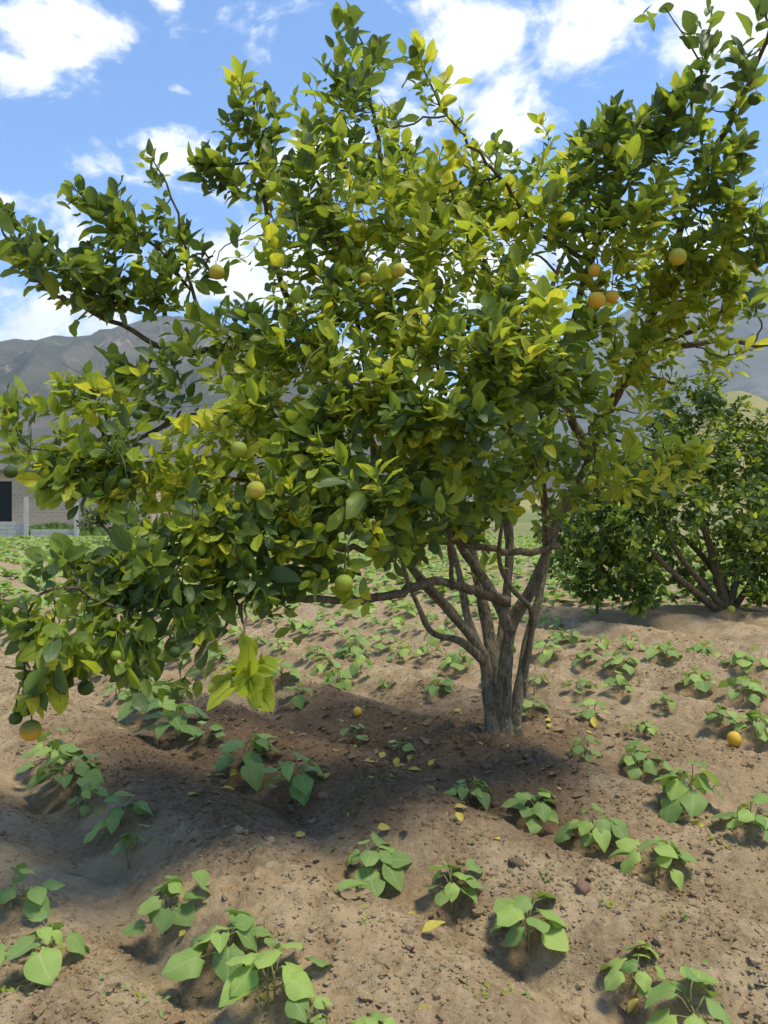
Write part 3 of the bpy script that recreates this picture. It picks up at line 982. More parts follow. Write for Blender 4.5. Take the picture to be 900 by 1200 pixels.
LOBES = [  # px, py, Y, radius px, shoots, yellow, droop
 (415, 70, 3.4, 42, 16, .12, .1), (400, 130, 3.3, 58, 28, .12, .1), (300, 125, 3.1, 36, 11, .3, .1), (285, 180, 3.1, 50, 18, .12, .1), (350, 215, 3.0, 62, 30, .25, .1),
 (240, 195, 3.1, 24, 6, .2, .1), (178, 188, 2.9, 13, 2, 0, .1), (88, 222, 2.85, 14, 3, .05, .1), (130, 258, 2.9, 36, 11, .04, .2), (190, 265, 3.0, 34, 8, .1, .2),
 (20, 265, 2.8, 28, 9, .04, .2), (60, 312, 2.85, 46, 22, .0, .3), (120, 320, 2.9, 44, 18, .0, .3), (185, 335, 2.95, 36, 10, .08, .2),
 (250, 300, 3.1, 50, 5, .2, .2), (270, 395, 3.0, 58, 26, .3, .2), (170, 440, 2.9, 44, 20, .12, .3), (105, 470, 2.75, 42, 13, .55, .3), (55, 530, 2.6, 44, 14, .2, .4),
 (130, 530, 2.7, 44, 15, .12, .4), (122, 580, 2.6, 18, 3, .9, .4), (15, 480, 2.65, 30, 6, .3, .3),
 (345, 290, 2.95, 52, 13, .2, .2), (430, 260, 3.0, 58, 26, .45, .15), (500, 240, 3.1, 58, 28, .6, .1), (520, 300, 3.0, 52, 26, .7, .1), (420, 345, 2.9, 56, 26, .5, .2),
 (340, 390, 2.9, 58, 28, .4, .2), (420, 425, 2.8, 58, 30, .6, .2), (300, 465, 2.85, 58, 30, .7, .2), (500, 385, 2.9, 58, 28, .45, .2), (565, 400, 2.8, 52, 28, .3, .1),
 (620, 385, 2.9, 48, 22, .3, .1), (580, 305, 3.1, 56, 25, .4, .2), (620, 230, 3.2, 50, 22, .6, .1), (560, 215, 3.2, 42, 16, .35, .1), (460, 190, 3.3, 50, 18, .3, .1),
 (245, 545, 2.7, 60, 34, .85, .2), (330, 540, 2.75, 58, 28, .3, .3), (400, 510, 2.8, 58, 30, .2, .3), (470, 470, 2.8, 58, 30, .18, .3), (540, 480, 2.8, 52, 28, .1, .2),
 (610, 460, 2.9, 52, 26, .1, .2), (670, 450, 3.1, 44, 18, .25, .2), (480, 560, 2.9, 52, 26, .08, .3), (400, 590, 2.7, 58, 30, .08, .3), (320, 610, 2.6, 58, 30, .15, .3),
 (240, 620, 2.55, 54, 26, .15, .4), (165, 650, 2.5, 48, 18, .12, .5), (560, 560, 3.1, 46, 18, .12, .3), (625, 535, 3.2, 42, 14, .12, .3), (450, 620, 2.9, 42, 14, .04, .4),
 (370, 665, 2.7, 46, 17, .08, .4), (290, 685, 2.6, 50, 20, .08, .5), (215, 705, 2.5, 50, 20, .08, .6), (130, 715, 2.4, 48, 16, .03, .7), (150, 762, 2.35, 36, 10, .0, .8),
 (60, 755, 2.15, 40, 10, .03, .8), (32, 800, 2.15, 20, 4, .03, .9), (98, 770, 2.25, 16, 3, .03, .9), (10, 715, 2.15, 22, 3, .1, .7), (35, 665, 2.2, 14, 2, 0, .7), (276, 795, 2.15, 26, 3, 'L', .5), (212, 805, 2.3, 12, 2, 0, .8), (85, 665, 2.4, 30, 7, .4, .4),
 (690, 185, 3.3, 46, 18, .04, .1), (740, 172, 3.2, 48, 24, .04, .1), (800, 145, 3.1, 42, 17, .04, .1), (842, 185, 3.1, 42, 16, .04, .2), (690, 245, 3.3, 48, 17, .2, .2),
 (750, 240, 3.1, 50, 22, .6, .1), (820, 255, 3.2, 52, 20, .25, .2), (872, 245, 3.2, 40, 13, .08, .2), (892, 285, 3.1, 22, 5, 0, .2), (700, 312, 3.35, 40, 11, .3, .2),
 (770, 310, 3.4, 46, 15, .4, .2), (760, 362, 3.5, 40, 11, .6, .2), (822, 315, 3.4, 34, 8, .6, .2), (690, 400, 3.4, 42, 14, .4, .2), (735, 430, 3.6, 36, 5, .6, .2),
 (690, 500, 3.5, 36, 5, .55, .2), (765, 538, 3.5, 50, 14, .92, .1), (720, 480, 3.4, 40, 9, .7, .1), (800, 330, 3.4, 36, 11, .7, .1), (852, 310, 3.4, 34, 9, .4, .1), (760, 400, 3.5, 38, 6, .6, .1), (805, 400, 3.6, 28, 3, .6, .1), (840, 365, 3.5, 26, 6, .7, .1), (792, 450, 3.6, 30, 4, .75, .1), (842, 418, 3.5, 16, 3, .7, .1), (880, 330, 3.4, 24, 5, .2, .1), (120, 556, 2.65, 32, 9, .3, .5), (60, 565, 2.55, 24, 6, .2, .5), (172, 555, 2.8, 32, 9, .5, .4), (815, 540, 3.45, 26, 6, .95, .1), (730, 545, 3.3, 36, 7, .85, .1), (640, 430, 3.1, 40, 14, .4, .1), (705, 555, 3.5, 34, 4, .5, .2), (800, 352, 3.5, 26, 6, .7, .2), (885, 400, 3.3, 12, 2, .7, .2), (885, 355, 3.0, 16, 2, 0, .1),
 (490, 66, 2.75, 24, 4, .55, .1), (512, 104, 2.8, 18, 3, .5, .1), (535, 142, 2.9, 16, 2, .4, .1), (458, 152, 3.0, 8, 1, .5, .1), (815, 25, 2.85, 20, 2, .08, .1), (832, 72, 2.95, 14, 2, .08, .1),
 (882, 62, 2.6, 22, 3, 0, .1), (898, 15, 2.6, 10, 1, 0, .1), (775, 4, 2.9, 8, 1, 0, .1), (870, 110, 2.9, 16, 2, 0, .1),
 (525, 600, 3.4, 38, 12, .1, .3), (585, 590, 3.5, 36, 10, .15, .3), (640, 590, 3.7, 30, 3, .2, .2), (480, 625, 3.3, 36, 9, .08, .4), (545, 625, 3.9, 40, 9, .1, .3), (660, 555, 3.5, 36, 5, .3, .2), (655, 520, 3.4, 36, 5, .3, .2),
 (450, 300, 4.5, 115, 30, .3, .2), (590, 280, 4.5, 110, 28, .3, .2), (350, 420, 4.3, 100, 24, .3, .2), (700, 330, 4.5, 80, 16, .3, .2), (520, 450, 4.4, 100, 38, .2, .2),
 (770, 250, 4.4, 60, 16, .2, .2), (310, 270, 4.2, 70, 7, .2, .2), (420, 180, 4.2, 70, 20, .2, .2), (640, 200, 4.2, 60, 18, .2, .2), (420, 530, 4.2, 80, 20, .2, .3), (590, 500, 4.0, 60, 18, .2, .3),
]
heart = np.array((.45, 4.0, 1.5))
twigs = MB()
tips = []
lr = np.random.default_rng(21)
cents = []
for L in LOBES:
    cents.append((at(L[0], L[1], L[2]), L))
# a bough into every clump
order = sorted(cents, key=lambda c: np.min(np.linalg.norm(SK.p - c[0], axis=1)))
for c, L in order:
    back = unit(heart - c)
    i = SK.nearest(c, back)
    if np.linalg.norm(SK.p[i] - c) < .09:
        continue
    rs = min(.009, SK.r[i] * .8)
    dn_ = unit(c - SK.p[i])
    P = bezier(SK.p[i], unit(SK.d[i] * .5 * np.sign(np.dot(SK.d[i], dn_)) + dn_), c, unit(dn_ + np.array((0, 0, .12))), 9)
    P[1:-1] += lr.normal(0, .006, (7, 3))
    tube(twigs, P - tb, [rs, .0045], 6, .08)
    SK.add(P, [rs, .0045])
shoots = []
for c, L in cents:
    r = L[3] * L[2] / FPX
    for k in range(int(L[4] * (1.1 if L[4] > 5 else 1))):
        q = unit(lr.normal(0, 1, 3)) * r * (lr.uniform(.3, 1.0) ** .6 if lr.random() < .9 else lr.uniform(1.0, 1.35))
        shoots.append((c + q * (1, 1.1, .95), q, L))
shoots.sort(key=lambda s: np.min(np.linalg.norm(SK.p[::3] - s[0], axis=1)))
leaves = []
for p, q, L in shoots:
    if p[1] < 1.7:
        continue
    out = unit(p - heart)
    d = unit(out * .5 + np.array((0, 0, .85 - 1.3 * L[6])) + unit(q) * .45 + lr.normal(0, .3, 3))
    i = SK.nearest(p, -out)
    a = SK.p[i]
    Ld = np.linalg.norm(p - a)
    rs = min(.0042, max(.0022, SK.r[i] * .8))
    n = 5 if Ld < .2 else 8
    P = bezier(a, unit(SK.d[i] * .5 * np.sign(np.dot(SK.d[i], p - a)) + unit(p - a)), p, d if Ld > .1 or np.dot(d, p - a) > 0 else unit(d + 2 * unit(p - a)), n)
    tube(twigs, P - tb, [rs, .0016], 5)
    SK.add(P[1:], [rs, .0018])
    y = L[5]
    if y == 'L':
        mp = [0, 0, 1, 0]
    else:
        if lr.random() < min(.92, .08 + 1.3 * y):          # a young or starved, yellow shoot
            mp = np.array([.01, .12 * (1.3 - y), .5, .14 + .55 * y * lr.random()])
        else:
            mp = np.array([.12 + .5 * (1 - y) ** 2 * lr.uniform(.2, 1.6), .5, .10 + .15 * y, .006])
        mp = mp / mp.sum()
    size = lr.uniform(.072, .112) * (1.25 if y == 'L' else 1)
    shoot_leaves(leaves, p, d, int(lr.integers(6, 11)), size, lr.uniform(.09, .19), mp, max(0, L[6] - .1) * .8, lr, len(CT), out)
dead = MB()
for k in range(70):
    i = int(lr.integers(len(SK.p)))
    if SK.r[i] > .009 or SK.p[i][2] < 1.0:
        continue
    d = unit(unit(SK.p[i] - heart) + lr.normal(0, .5, 3) + np.array((0, 0, .4)))
    L_ = lr.uniform(.06, .2)
    e_ = SK.p[i] + d * L_
    tube(dead, bezier(SK.p[i], unit(d + lr.normal(0, .3, 3)), e_, d, 5) - tb, [.0024, .0009], 4)
    for q in range(3):
        f_ = SK.p[i] + d * L_ * lr.uniform(.4, .9)
        tube(dead, np.array([f_, f_ + unit(d + lr.normal(0, .7, 3)) * lr.uniform(.02, .06)]) - tb, [.0013, .0007], 4)
dt = link('dead_twigs', dead.mesh('dead_twigs', M['branch']), tree)
dt['kind'] = 'stuff'
tw = link('twigs', twigs.mesh('twigs', M['twig']), tree)
tw['kind'] = 'stuff'
print('leaves', len(leaves), 'shoots', len(shoots))
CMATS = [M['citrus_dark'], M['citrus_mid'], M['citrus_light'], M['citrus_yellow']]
# the leaves seen largest become objects, the others one mesh
me, owner = merged_leaves('probe', leaves, CT, CMATS)
V = np.empty(len(me.vertices) * 3, np.float32); me.vertices.foreach_get('co', V)
nf = len(me.polygons)
fidx = np.empty(nf * 4, np.int32); me.loops.foreach_get('vertex_index', fidx)
bvh = BVHTree.FromPolygons(V.reshape(-1, 3).tolist(), fidx.reshape(-1, 4).tolist())
bpy.data.meshes.remove(me)
camp = np.array((0, 0, CH))
score = []
for l in leaves:
    p, A, s = l[0], l[1], l[2]
    hits = 0
    for v in (.3, .55, .8):
        c = p + A[:, 1] * s * v + A[:, 2] * s * .02
        X = c[0] / c[1] * FPX + 450
        Z = HOR - (c[2] - CH) / c[1] * FPX
        if not (0 < X < 900 and 0 < Z < 1200):
            continue
        h = bvh.ray_cast(Vector(camp), Vector(c - camp))
        if h[2] is not None and (owner[h[2]] == id(l) or h[3] > np.linalg.norm(c - camp) - .004):
            hits += 1
    if hits >= 2:
        score.append((abs(np.dot(A[:, 2], unit(p - camp))) * (s / p[1]) ** 2 * hits, id(l)))
score.sort(reverse=True)
top = {i for _, i in score[:300]}
lmesh = {(k, m_): leaf_mesh('leaf', CT[k], CMATS[m_]) for k in range(len(CT)) for m_ in range(4)}
rest = []
for l in leaves:
    if id(l) in top:
        o = link('leaf', lmesh[(l[3], l[4])], tree)
        o.matrix_basis = mat4(l[0] - tb, l[1], l[2])
    else:
        rest.append((l[0] - tb,) + l[1:])
me, _ = merged_leaves('foliage', rest, CT, CMATS)
fo = link('foliage', me, tree)
fo['kind'] = 'stuff'


def fruit_mesh(mat, seed, squash=.95):
    rr = np.random.default_rng(seed)
    V, F = [], []
    nu, nv = 18, 12
    ph = rr.random(3) * 6
    for j in range(nv + 1):
        th = math.pi * j / nv
        for i in range(nu):
            a = 2 * math.pi * i / nu
            r = 1 + .025 * math.sin(2 * a + ph[0]) * math.sin(th) + .02 * math.sin(3 * a + ph[1]) * math.sin(th)
            dim = .10 * math.exp(-(th / .25) ** 2) + .06 * math.exp(-((math.pi - th) / .22) ** 2)
            r -= dim
            V.append((r * math.sin(th) * math.cos(a), r * math.sin(th) * math.sin(a), r * math.cos(th) * squash))
    for j in range(nv):
        for i in range(nu):
            i2 = (i + 1) % nu
            F.append((j * nu + i, (j + 1) * nu + i, (j + 1) * nu + i2, j * nu + i2))
    me = raw_mesh('fruit', np.array(V), np.array(F), [mat])
    return me


FM = {k: fruit_mesh(M[k], i) for i, k in enumerate(('ripe', 'yellowish', 'lime', 'unripe', 'half'))}
stem_mb = MB()
tube(stem_mb, [(0, 0, .86), (.02, 0, 1.0), (.05, .02, 1.25), (.05, .05, 1.55)], [.10, .07, .06], 6)
stem_me = stem_mb.mesh('stalk', M['twig'])


def hang_fruit(name, parent, origin, p, rad, kind, tilt=(0, 0), label=None):
    o = link(name, FM[kind], parent)
    o.location = p - origin
    o.scale = (rad,) * 3
    o.rotation_euler = (tilt[0], tilt[1], random.random() * 6)
    if label: o['label'] = label
    link('stalk', stem_me, o)
    return o


for (px, py, Y, dp, k, lab) in [(699, 352, 3.05, 25, 'ripe', 'ripe yellow-orange fruit, larger of the touching pair'), (717, 348, 3.1, 20, 'ripe', 'ripe yellow-orange fruit, smaller of the touching pair'),
                           (697, 317, 3.1, 20, 'ripe', 'ripe fruit just above the touching pair'), (794, 301, 3.0, 25, 'yellowish', None), (467, 317, 2.75, 21, 'yellowish', None), (592, 341, 2.8, 20, 'unripe', None),
                           (254, 319, 2.8, 22, 'yellowish', None), (300, 574, 2.42, 27, 'yellowish', 'yellow-green fruit low in the middle of the crown'), (403, 683, 2.5, 26, 'lime', 'pale green fruit hanging under the crown'), (280, 526, 2.45, 23, 'lime', None),
                           (355, 456, 2.5, 17, 'unripe', None), (36, 856, 2.12, 31, 'half', 'half orange half green fruit hanging lowest'), (18, 842, 2.13, 19, 'unripe', None),
                           (100, 806, 2.25, 23, 'unripe', None), (12, 553, 2.45, 19, 'unripe', None), (147, 567, 2.5, 17, 'unripe', None), (161, 486, 2.65, 15, 'unripe', None), (28, 757, 2.1, 16, 'lime', None),
                           (205, 764, 2.3, 17, 'unripe', None), (428, 326, 2.75, 16, 'yellowish', None), (293, 166, 2.9, 10, 'unripe', None), (884, 116, 2.85, 19, 'unripe', None), (136, 768, 2.2, 15, 'lime', None)]:
    p = at(px, py, Y)
    rad = dp / 2 * Y / FPX * .82
    hang_fruit('orange', tree, tb, p, rad, k, (random.uniform(-.2, .2), random.uniform(-.2, .2)), lab)
    top_ = p + np.array((.05, .05, 1.5)) * rad
    i = int(np.argmin(np.linalg.norm(SK.p - (top_ + np.array((0, .05, .08))), axis=1)))
    mb = MB()
    tube(mb, bezier(SK.p[i], unit(top_ - SK.p[i] + np.array((0, 0, .05))), top_, np.array((0, 0, -1.0)), 7) - tb, [.003, .002], 5)
    link('fruit_twig', mb.mesh('fruit_twig', M['twig']), tree)


# ------------------------------------------------------------------ the smaller citrus tree behind, and the trees at the field end
def bush(name, label, base, stems, lobes, leaf_size, nleaf, mats, probs, bark, group=None, fruits=(), droop=.2, lengths=(.06, .12), hrt=None, seed=3):
    root = empty(name, base)
    tag(root, label, 'tree', group)
    rr = np.random.default_rng(seed)
    S = Skeleton()
    mb = MB()
    for i, (pts, rad) in enumerate(stems):
        P = catmull(pts, .12)
        tube(mb, P - base, rad, 9, .10, i + seed)
        S.add(P, rad)
    link('trunk', mb.mesh('trunk', bark), root)
    tw = MB(); lv = []
    h = base + np.array((0, 0, 1.0)) if hrt is None else hrt
    for c, r, n in lobes:
        i = S.nearest(c, unit(h - c))
        P = bezier(S.p[i], unit(S.d[i] * .5 + unit(c - S.p[i])), c, unit(c - S.p[i]), 7)
        tube(tw, P - base, [.012, .005], 5); S.add(P, [.012, .005])
        for k in range(n):
            q = unit(rr.normal(0, 1, 3)) * r * rr.uniform(.15, 1.05) ** .6
            p = c + q
            if p[2] < hgt(p[0], p[1], False) + .08:
                continue
            d = unit(unit(p - h) * .5 + np.array((0, 0, .4 - droop)) + unit(q) * .5 + rr.normal(0, .3, 3))
            i = S.nearest(p, unit(h - p))
            P = bezier(S.p[i], unit(p - S.p[i]), p, d, 5)
            tube(tw, P - base, [.004, .002], 4); S.add(P[1:], [.004, .002])
            mp = np.array(probs) ** rr.uniform(.6, 2.2); mp /= mp.sum()
            shoot_leaves(lv, p, d, nleaf, leaf_size * rr.uniform(.85, 1.15), rr.uniform(*lengths), mp, droop, rr, len(CT), unit(p - h))
    o = link('twigs', tw.mesh('twigs', M['twig']), root); o['kind'] = 'stuff'
    me, _ = merged_leaves('crown', [(l[0] - base,) + l[1:] for l in lv], CT, mats)
    o = link('crown', me, root); o['kind'] = 'stuff'
    for (p, rad, k) in fruits:
        hang_fruit('unripe_orange', root, base, p, rad, k)
    print(name, len(lv))
    return root


b2 = np.array((*TREE2, float(hgt(TREE2[0], TREE2[1], False)) - .02))
A2 = lambda px, py, Y=8.45: at(px, py, Y)
st = [([b2, A2(848, 700), A2(832, 640, 8.4), A2(815, 590, 8.3), A2(812, 540, 8.3)], [.06, .045, .03, .02]),
      ([b2, A2(838, 712, 8.4), A2(805, 685, 8.2), A2(782, 665, 8.1), A2(750, 630, 8.0)], [.05, .04, .028, .015]),
      ([b2, A2(842, 705, 8.4), A2(815, 675, 8.3), A2(790, 640, 8.2), A2(770, 590, 8.2)], [.05, .035, .025, .014]),
      ([b2, A2(858, 700, 8.5), A2(868, 650, 8.6), A2(880, 600, 8.7), A2(905, 540, 8.8)], [.05, .035, .025, .015]),
      ([b2, A2(862, 710, 8.5), A2(890, 670, 8.5), A2(930, 640, 8.5)], [.045, .03, .015]),
      ([b2, A2(850, 690, 8.7), A2(800, 630, 9.1), A2(730, 610, 9.3)], [.045, .03, .015])]
lb = []
for (px, py, Y, rp, n) in [(700, 610, 8.6, 48, 22), (680, 660, 8.5, 40, 16), (735, 665, 8.2, 44, 18), (740, 590, 8.2, 44, 20), (790, 560, 8.3, 42, 18), (770, 640, 8.9, 44, 14), (700, 690, 8.3, 26, 9),
                           (745, 695, 8.1, 24, 8), (830, 530, 8.4, 42, 18), (870, 550, 8.6, 46, 22), (905, 590, 8.5, 46, 22), (880, 640, 8.6, 46, 18), (915, 670, 8.3, 40, 18), (895, 700, 8.2, 24, 8),
                           (840, 600, 8.9, 44, 14), (800, 480, 8.6, 34, 13), (825, 458, 8.6, 26, 11), (855, 490, 8.7, 26, 9), (890, 520, 8.7, 34, 13), (780, 520, 8.7, 44, 14), (940, 560, 8.8, 60, 24), (960, 640, 8.6, 60, 24),
                           (655, 615, 9.2, 36, 12), (840, 660, 9.3, 44, 11), (720, 550, 8.9, 34, 11), (815, 690, 8.9, 24, 5), (862, 655, 8.1, 20, 4), (725, 625, 7.9, 40, 16), (700, 580, 8.2, 36, 14), (675, 630, 8.2, 34, 12), (800, 600, 7.9, 36, 10), (880, 600, 7.9, 40, 14), (760, 550, 8.0, 34, 12)]:
    lb.append((at(px, py, Y), rp * Y / FPX * 1.08, int(n * 3.6)))
fr = []
for (px, py, k) in [(830, 462, 'unripe'), (838, 468, 'unripe'), (847, 472, 'unripe'), (856, 484, 'unripe'), (884, 636, 'lime'), (893, 638, 'lime'), (888, 643, 'lime'), (775, 625, 'lime'), (820, 560, 'unripe'), (845, 560, 'unripe'),
                    (870, 575, 'unripe'), (880, 525, 'unripe'), (862, 545, 'unripe'), (705, 640, 'unripe'), (730, 620, 'unripe'), (690, 600, 'unripe'), (760, 600, 'unripe'), (895, 560, 'unripe'), (786, 570, 'unripe'), (750, 650, 'unripe'),
                    (857, 714, 'lime'), (885, 690, 'unripe')]:
    Y = 7.9
    fr.append((at(px, py, Y), .042, k))
bush('citrus_tree', 'smaller dark green citrus tree with many green fruits, standing behind the big one', b2, st, lb, .105, 8,
     [M['bush_leaf'], M['citrus_mid'], M['citrus_light']], [.42, .42, .16], M['branch'], None, fr, .3, hrt=b2 + np.array((0, 0, 1.3)))

b3 = np.array((5.0, 14.6, -.03))
st3 = [([b3, b3 + np.array((-.1, 0, .6)), b3 + np.array((-.4, 0, 1.4))], [.07, .05, .02]), ([b3, b3 + np.array((.2, .1, .6)), b3 + np.array((.7, 0, 1.3))], [.06, .04, .02]), ([b3, b3 + np.array((-.4, .1, .5)), b3 + np.array((-1.1, 0, 1.0))], [.06, .04, .02])]
lb3 = [(at(px, py, Y), rp * Y / FPX, n) for px, py, Y, rp, n in [(680, 560, 14.5, 34, 30), (720, 540, 14.6, 36, 34), (760, 570, 14.4, 36, 32), (690, 610, 14.4, 34, 28), (740, 610, 14.3, 34, 28), (800, 590, 14.6, 34, 28), (780, 620, 14.4, 30, 22), (660, 600, 14.6, 28, 20), (740, 580, 15.2, 40, 24), (715, 640, 14.3, 24, 14)]]
bush('citrus_tree', 'third citrus tree, farthest back, its dark crown showing between trunk and smaller tree', b3, st3, lb3, .11, 8, [M['bush_leaf'], M['citrus_mid'], M['citrus_light']], [.6, .34, .06], M['branch'], None, (), .2, hrt=b3 + np.array((0, 0, 1.0)), seed=31)

# field end: a dark round shrub and two pale trees, mostly behind the big tree's leaves
def far_tree(name, label, px, Y, lobes, mats, probs, size, seed, stemh):
    base = np.array((hx(px, Y), Y, -.03))
    st = [([base, base + np.array((.05, 0, stemh * .5)), base + np.array((.1, 0, stemh))], [.12, .09, .05]),
          ([base, base + np.array((-.2, .1, stemh * .5)), base + np.array((-.6, .1, stemh))], [.08, .06, .03])]
    lb = [(at(a, b, Y + dy), r * Y / FPX, n) for a, b, dy, r, n in lobes]
    return bush(name, label, base, st, lb, size, 7, mats, probs, M['branch'], 'trees at the far end of the field', (), .1, (.15, .3), None, seed)


far_tree('round_shrub', 'dark green round shrub at the field end beside the fence post', 134, 27, [(120, 603, 0, 20, 50), (145, 598, 0, 22, 56), (162, 608, .3, 18, 34), (104, 610, -.2, 16, 30), (135, 586, .4, 20, 40), (172, 592, .3, 18, 30)],
         [M['bush_leaf'], M['citrus_mid']], [.75, .25], .17, 5, .9)
far_tree('field_tree', 'pale yellow-green tree at the field end behind the dark round shrub', 205, 31, [(180, 560, 0, 26, 26), (205, 540, 0, 28, 28), (235, 560, .4, 28, 24), (200, 585, 0, 26, 22), (165, 580, .2, 18, 12), (240, 590, 0, 26, 18), (215, 520, 0, 20, 14)],
         [M['far_leaf'], M['citrus_light']], [.5, .5], .22, 9, 2.0)
far_tree('field_tree', 'mid green tree at the field end seen through gaps beside the trunk', 480, 38, [(450, 565, 0, 28, 24), (490, 555, 0, 30, 26), (520, 575, .4, 26, 20), (470, 585, 0, 26, 18)],
         [M['far_leaf'], M['citrus_mid']], [.5, .5], .25, 13, 2.0)

# ------------------------------------------------------------------ bean plants
BM = {(k, m_): leaf_mesh('leaf', BT[k], M[m_]) for k in range(len(BT)) for m_ in ('bean', 'bean_light')}


def bean_plant(p, wd, nl, light, label, group, seed, parts=True):
    rr = np.random.default_rng(seed)
    p = np.array((p[0], p[1], float(hgt(p[0], p[1], False)) - .004))
    root = empty('bean_plant', p) if parts else None
    mb = MB()
    lv = []
    rad = wd * .5
    nl = int(nl * 1.35 + 1)
    rad *= .92
    nst = 2 if nl > 5 else 1
    feet = [np.array((rr.normal(0, .012), rr.normal(0, .012), 0)) for _ in range(nst)]
    heads = [f + np.array((rr.normal(0, .012), rr.normal(0, .012), rad * rr.uniform(.55, .8))) for f in feet]
    for f, h in zip(feet, heads):
        tube(mb, bezier(f - (0, 0, .03), np.array((0, 0, 1.)), h, np.array((0, 0, 1.)), 4), [.0042, .003], 5)
    a0 = rr.random() * 6.28
    for k in range(nl):
        j = k % nst
        az = a0 + k * 2.4 + rr.normal(0, .3)
        tier = k / max(1, nl - 1)
        rr_ = rad * (.15 + .5 * (1 - tier) ** .7) * rr.uniform(.8, 1.15)
        rd = np.array((math.cos(az), math.sin(az), 0))
        st_ = feet[j] + (heads[j] - feet[j]) * (.45 + .55 * tier)
        e = st_ + rd * rr_ + np.array((0, 0, rad * rr.uniform(.22, .5) * (.4 + .75 * tier)))
        tube(mb, bezier(st_, unit(rd * .6 + np.array((0, 0, 1.))), e, unit(rd + np.array((0, 0, .15))), 4), [.0024, .0016], 4)
        L = rad * rr.uniform(.5, .82) * (1.0 - .22 * tier)
        L = min(.15, max(.03, L))
        pitch = rr.uniform(.0, .65) if k < nl - 2 else rr.uniform(-.1, .45)
        ld = unit(rd * math.cos(pitch) + np.array((0, 0, -math.sin(pitch))) + rr.normal(0, .16, 3))
        up = unit(np.array((0, 0, 1.)) + rd * .45 + rr.normal(0, .22, 3))
        m_ = 'bean_light' if rr.random() < light * (.35 + .65 * tier) else 'bean'
        # keep blades out of the soil
        tip = p + e + ld * L
        gz = float(hgt(tip[0], tip[1], False)) + .015
        if tip[2] < gz:
            e[2] += min(.08, gz - tip[2])
        lv.append((e, frame(ld, up), L, int(rr.integers(len(BT))), m_))
    if parts:
        tag(root, label, 'bean plant', group)
        link('stem', mb.mesh('stem', M['stem']), root)
        for (e, A, L, k, m_) in lv:
            o = link('leaf', BM[(k, m_)], root)
            o.matrix_basis = mat4(e, A, L)
        return root
    me, _ = merged_leaves('bean_plant', [(e, A, L, k, 0 if m_ == 'bean' else 1) for (e, A, L, k, m_) in lv], BT, [M['bean'], M['bean_light']])
    o = link('bean_plant', me, None, p)
    return tag(o, label, 'bean plant', group)


for i, (p, wd, nl, li, lab) in enumerate(BP):
    bean_plant(p, wd, nl, li, lab, 'bean plants in the near rows', 100 + i)

# plants of the rows farther off, alike in the picture
fr_ = np.random.default_rng(5)
taken = [b[0][:2] for b in BP]
crop = []
nfar = 0
for row in range(-2, 48):
    n0 = ROW0 + row * ROWD
    s = -45.0
    while s < 30:
        s += fr_.uniform(.3, .5)
        x = NX * n0 + TX * s + fr_.normal(0, .03)
        y = NY * n0 + TY * s + fr_.normal(0, .03)
        if y < 4.4 or y > 34:
            continue
        X = x / y * FPX + 450
        if X < -25 or X > 925:
            continue
        Yp = HOR + CH / y * FPX
        if min((x - q[0]) ** 2 + (y - q[1]) ** 2 for q in taken) < .11:
            continue
        if np.hypot(x - TREE[0], y - TREE[1]) < .5 or np.hypot((x - TREE2[0]) * .6, y - TREE2[1]) < .8 or fr_.random() < .1:
            continue
        if y < 8.2 and X > 600:
            continue
        if y < 5.6 and X < 130:
            continue
        wd = fr_.uniform(.2, .34)
        if y < 9.5 and nfar < 110:
            dep = 'nearer' if y < 6.4 else ('middle' if y < 7.8 else 'farther')
            for lim, place in ((110, 'at the picture edge below the hanging fruit twigs'), (220, 'seen below the low left branches'), (330, 'behind the bright hanging citrus leaves'), (450, 'below the thick low branch'),
                               (560, 'beside the forked side stem'), (650, 'close around the trunk'), (2000, 'in the shade around the smaller citrus tree')):
                if X < lim:
                    break
            lab = 'small bean plant in the %s rows %s' % (dep, place)
            grp = 'bean plants in the %s rows %s' % (dep, place)
            bean_plant((x, y), wd, int(fr_.integers(5, 9)), fr_.uniform(.3, .9), lab, grp, 1000 + nfar, y < 7)
            nfar += 1
        else:
            crop.append((x, y, wd * fr_.uniform(1.25, 1.8)))
print('far plants', nfar, 'crop', len(crop))
cl = []
for (x, y, wd) in crop:
    z = float(hbase(x, y))
    for k in range(7):
        az = fr_.random() * 6.28
        rd = np.array((math.cos(az), math.sin(az), 0))
        p = np.array((x, y, z + fr_.uniform(.03, .16))) + rd * wd * fr_.uniform(.05, .4)
        ld = unit(rd + np.array((0, 0, fr_.uniform(-.7, .3))))
        cl.append((p, frame(ld, np.array((0, 0, 1.)) + rd * .4 + fr_.normal(0, .25, 3)), fr_.uniform(.11, .18), int(fr_.integers(4)), int(fr_.random() < .65)))
me, _ = merged_leaves('bean_crop', cl, BT, [M['bean'], M['bean_light']])
o = link('bean_crop', me)
tag(o, 'pale green bean crop filling the far field towards the fence', 'crop', kind='stuff')

# grass along the field end
gv = []
for k in range(7000):
    y = fr_.uniform(36.6, 43.5)
    x = fr_.uniform(hx(-60, y), hx(330, y))
    az = fr_.random() * 6.28
    d = unit(np.array((math.cos(az) * .5, math.sin(az) * .5, 1)))
    gv.append((np.array((x, y, 0)), frame(d, np.array((math.cos(az), math.sin(az), .2))), fr_.uniform(.12, .34) + .55 * max(0, float(perlin(x * .45, y * .3))), int(fr_.integers(4)), int(fr_.random() < .5)))
me, _ = merged_leaves('grass', gv, CT, [M['far_leaf'], M['bean']])
tag(link('grass', me), 'tall green weeds between the fence posts and the brick building', 'grass', kind='stuff')

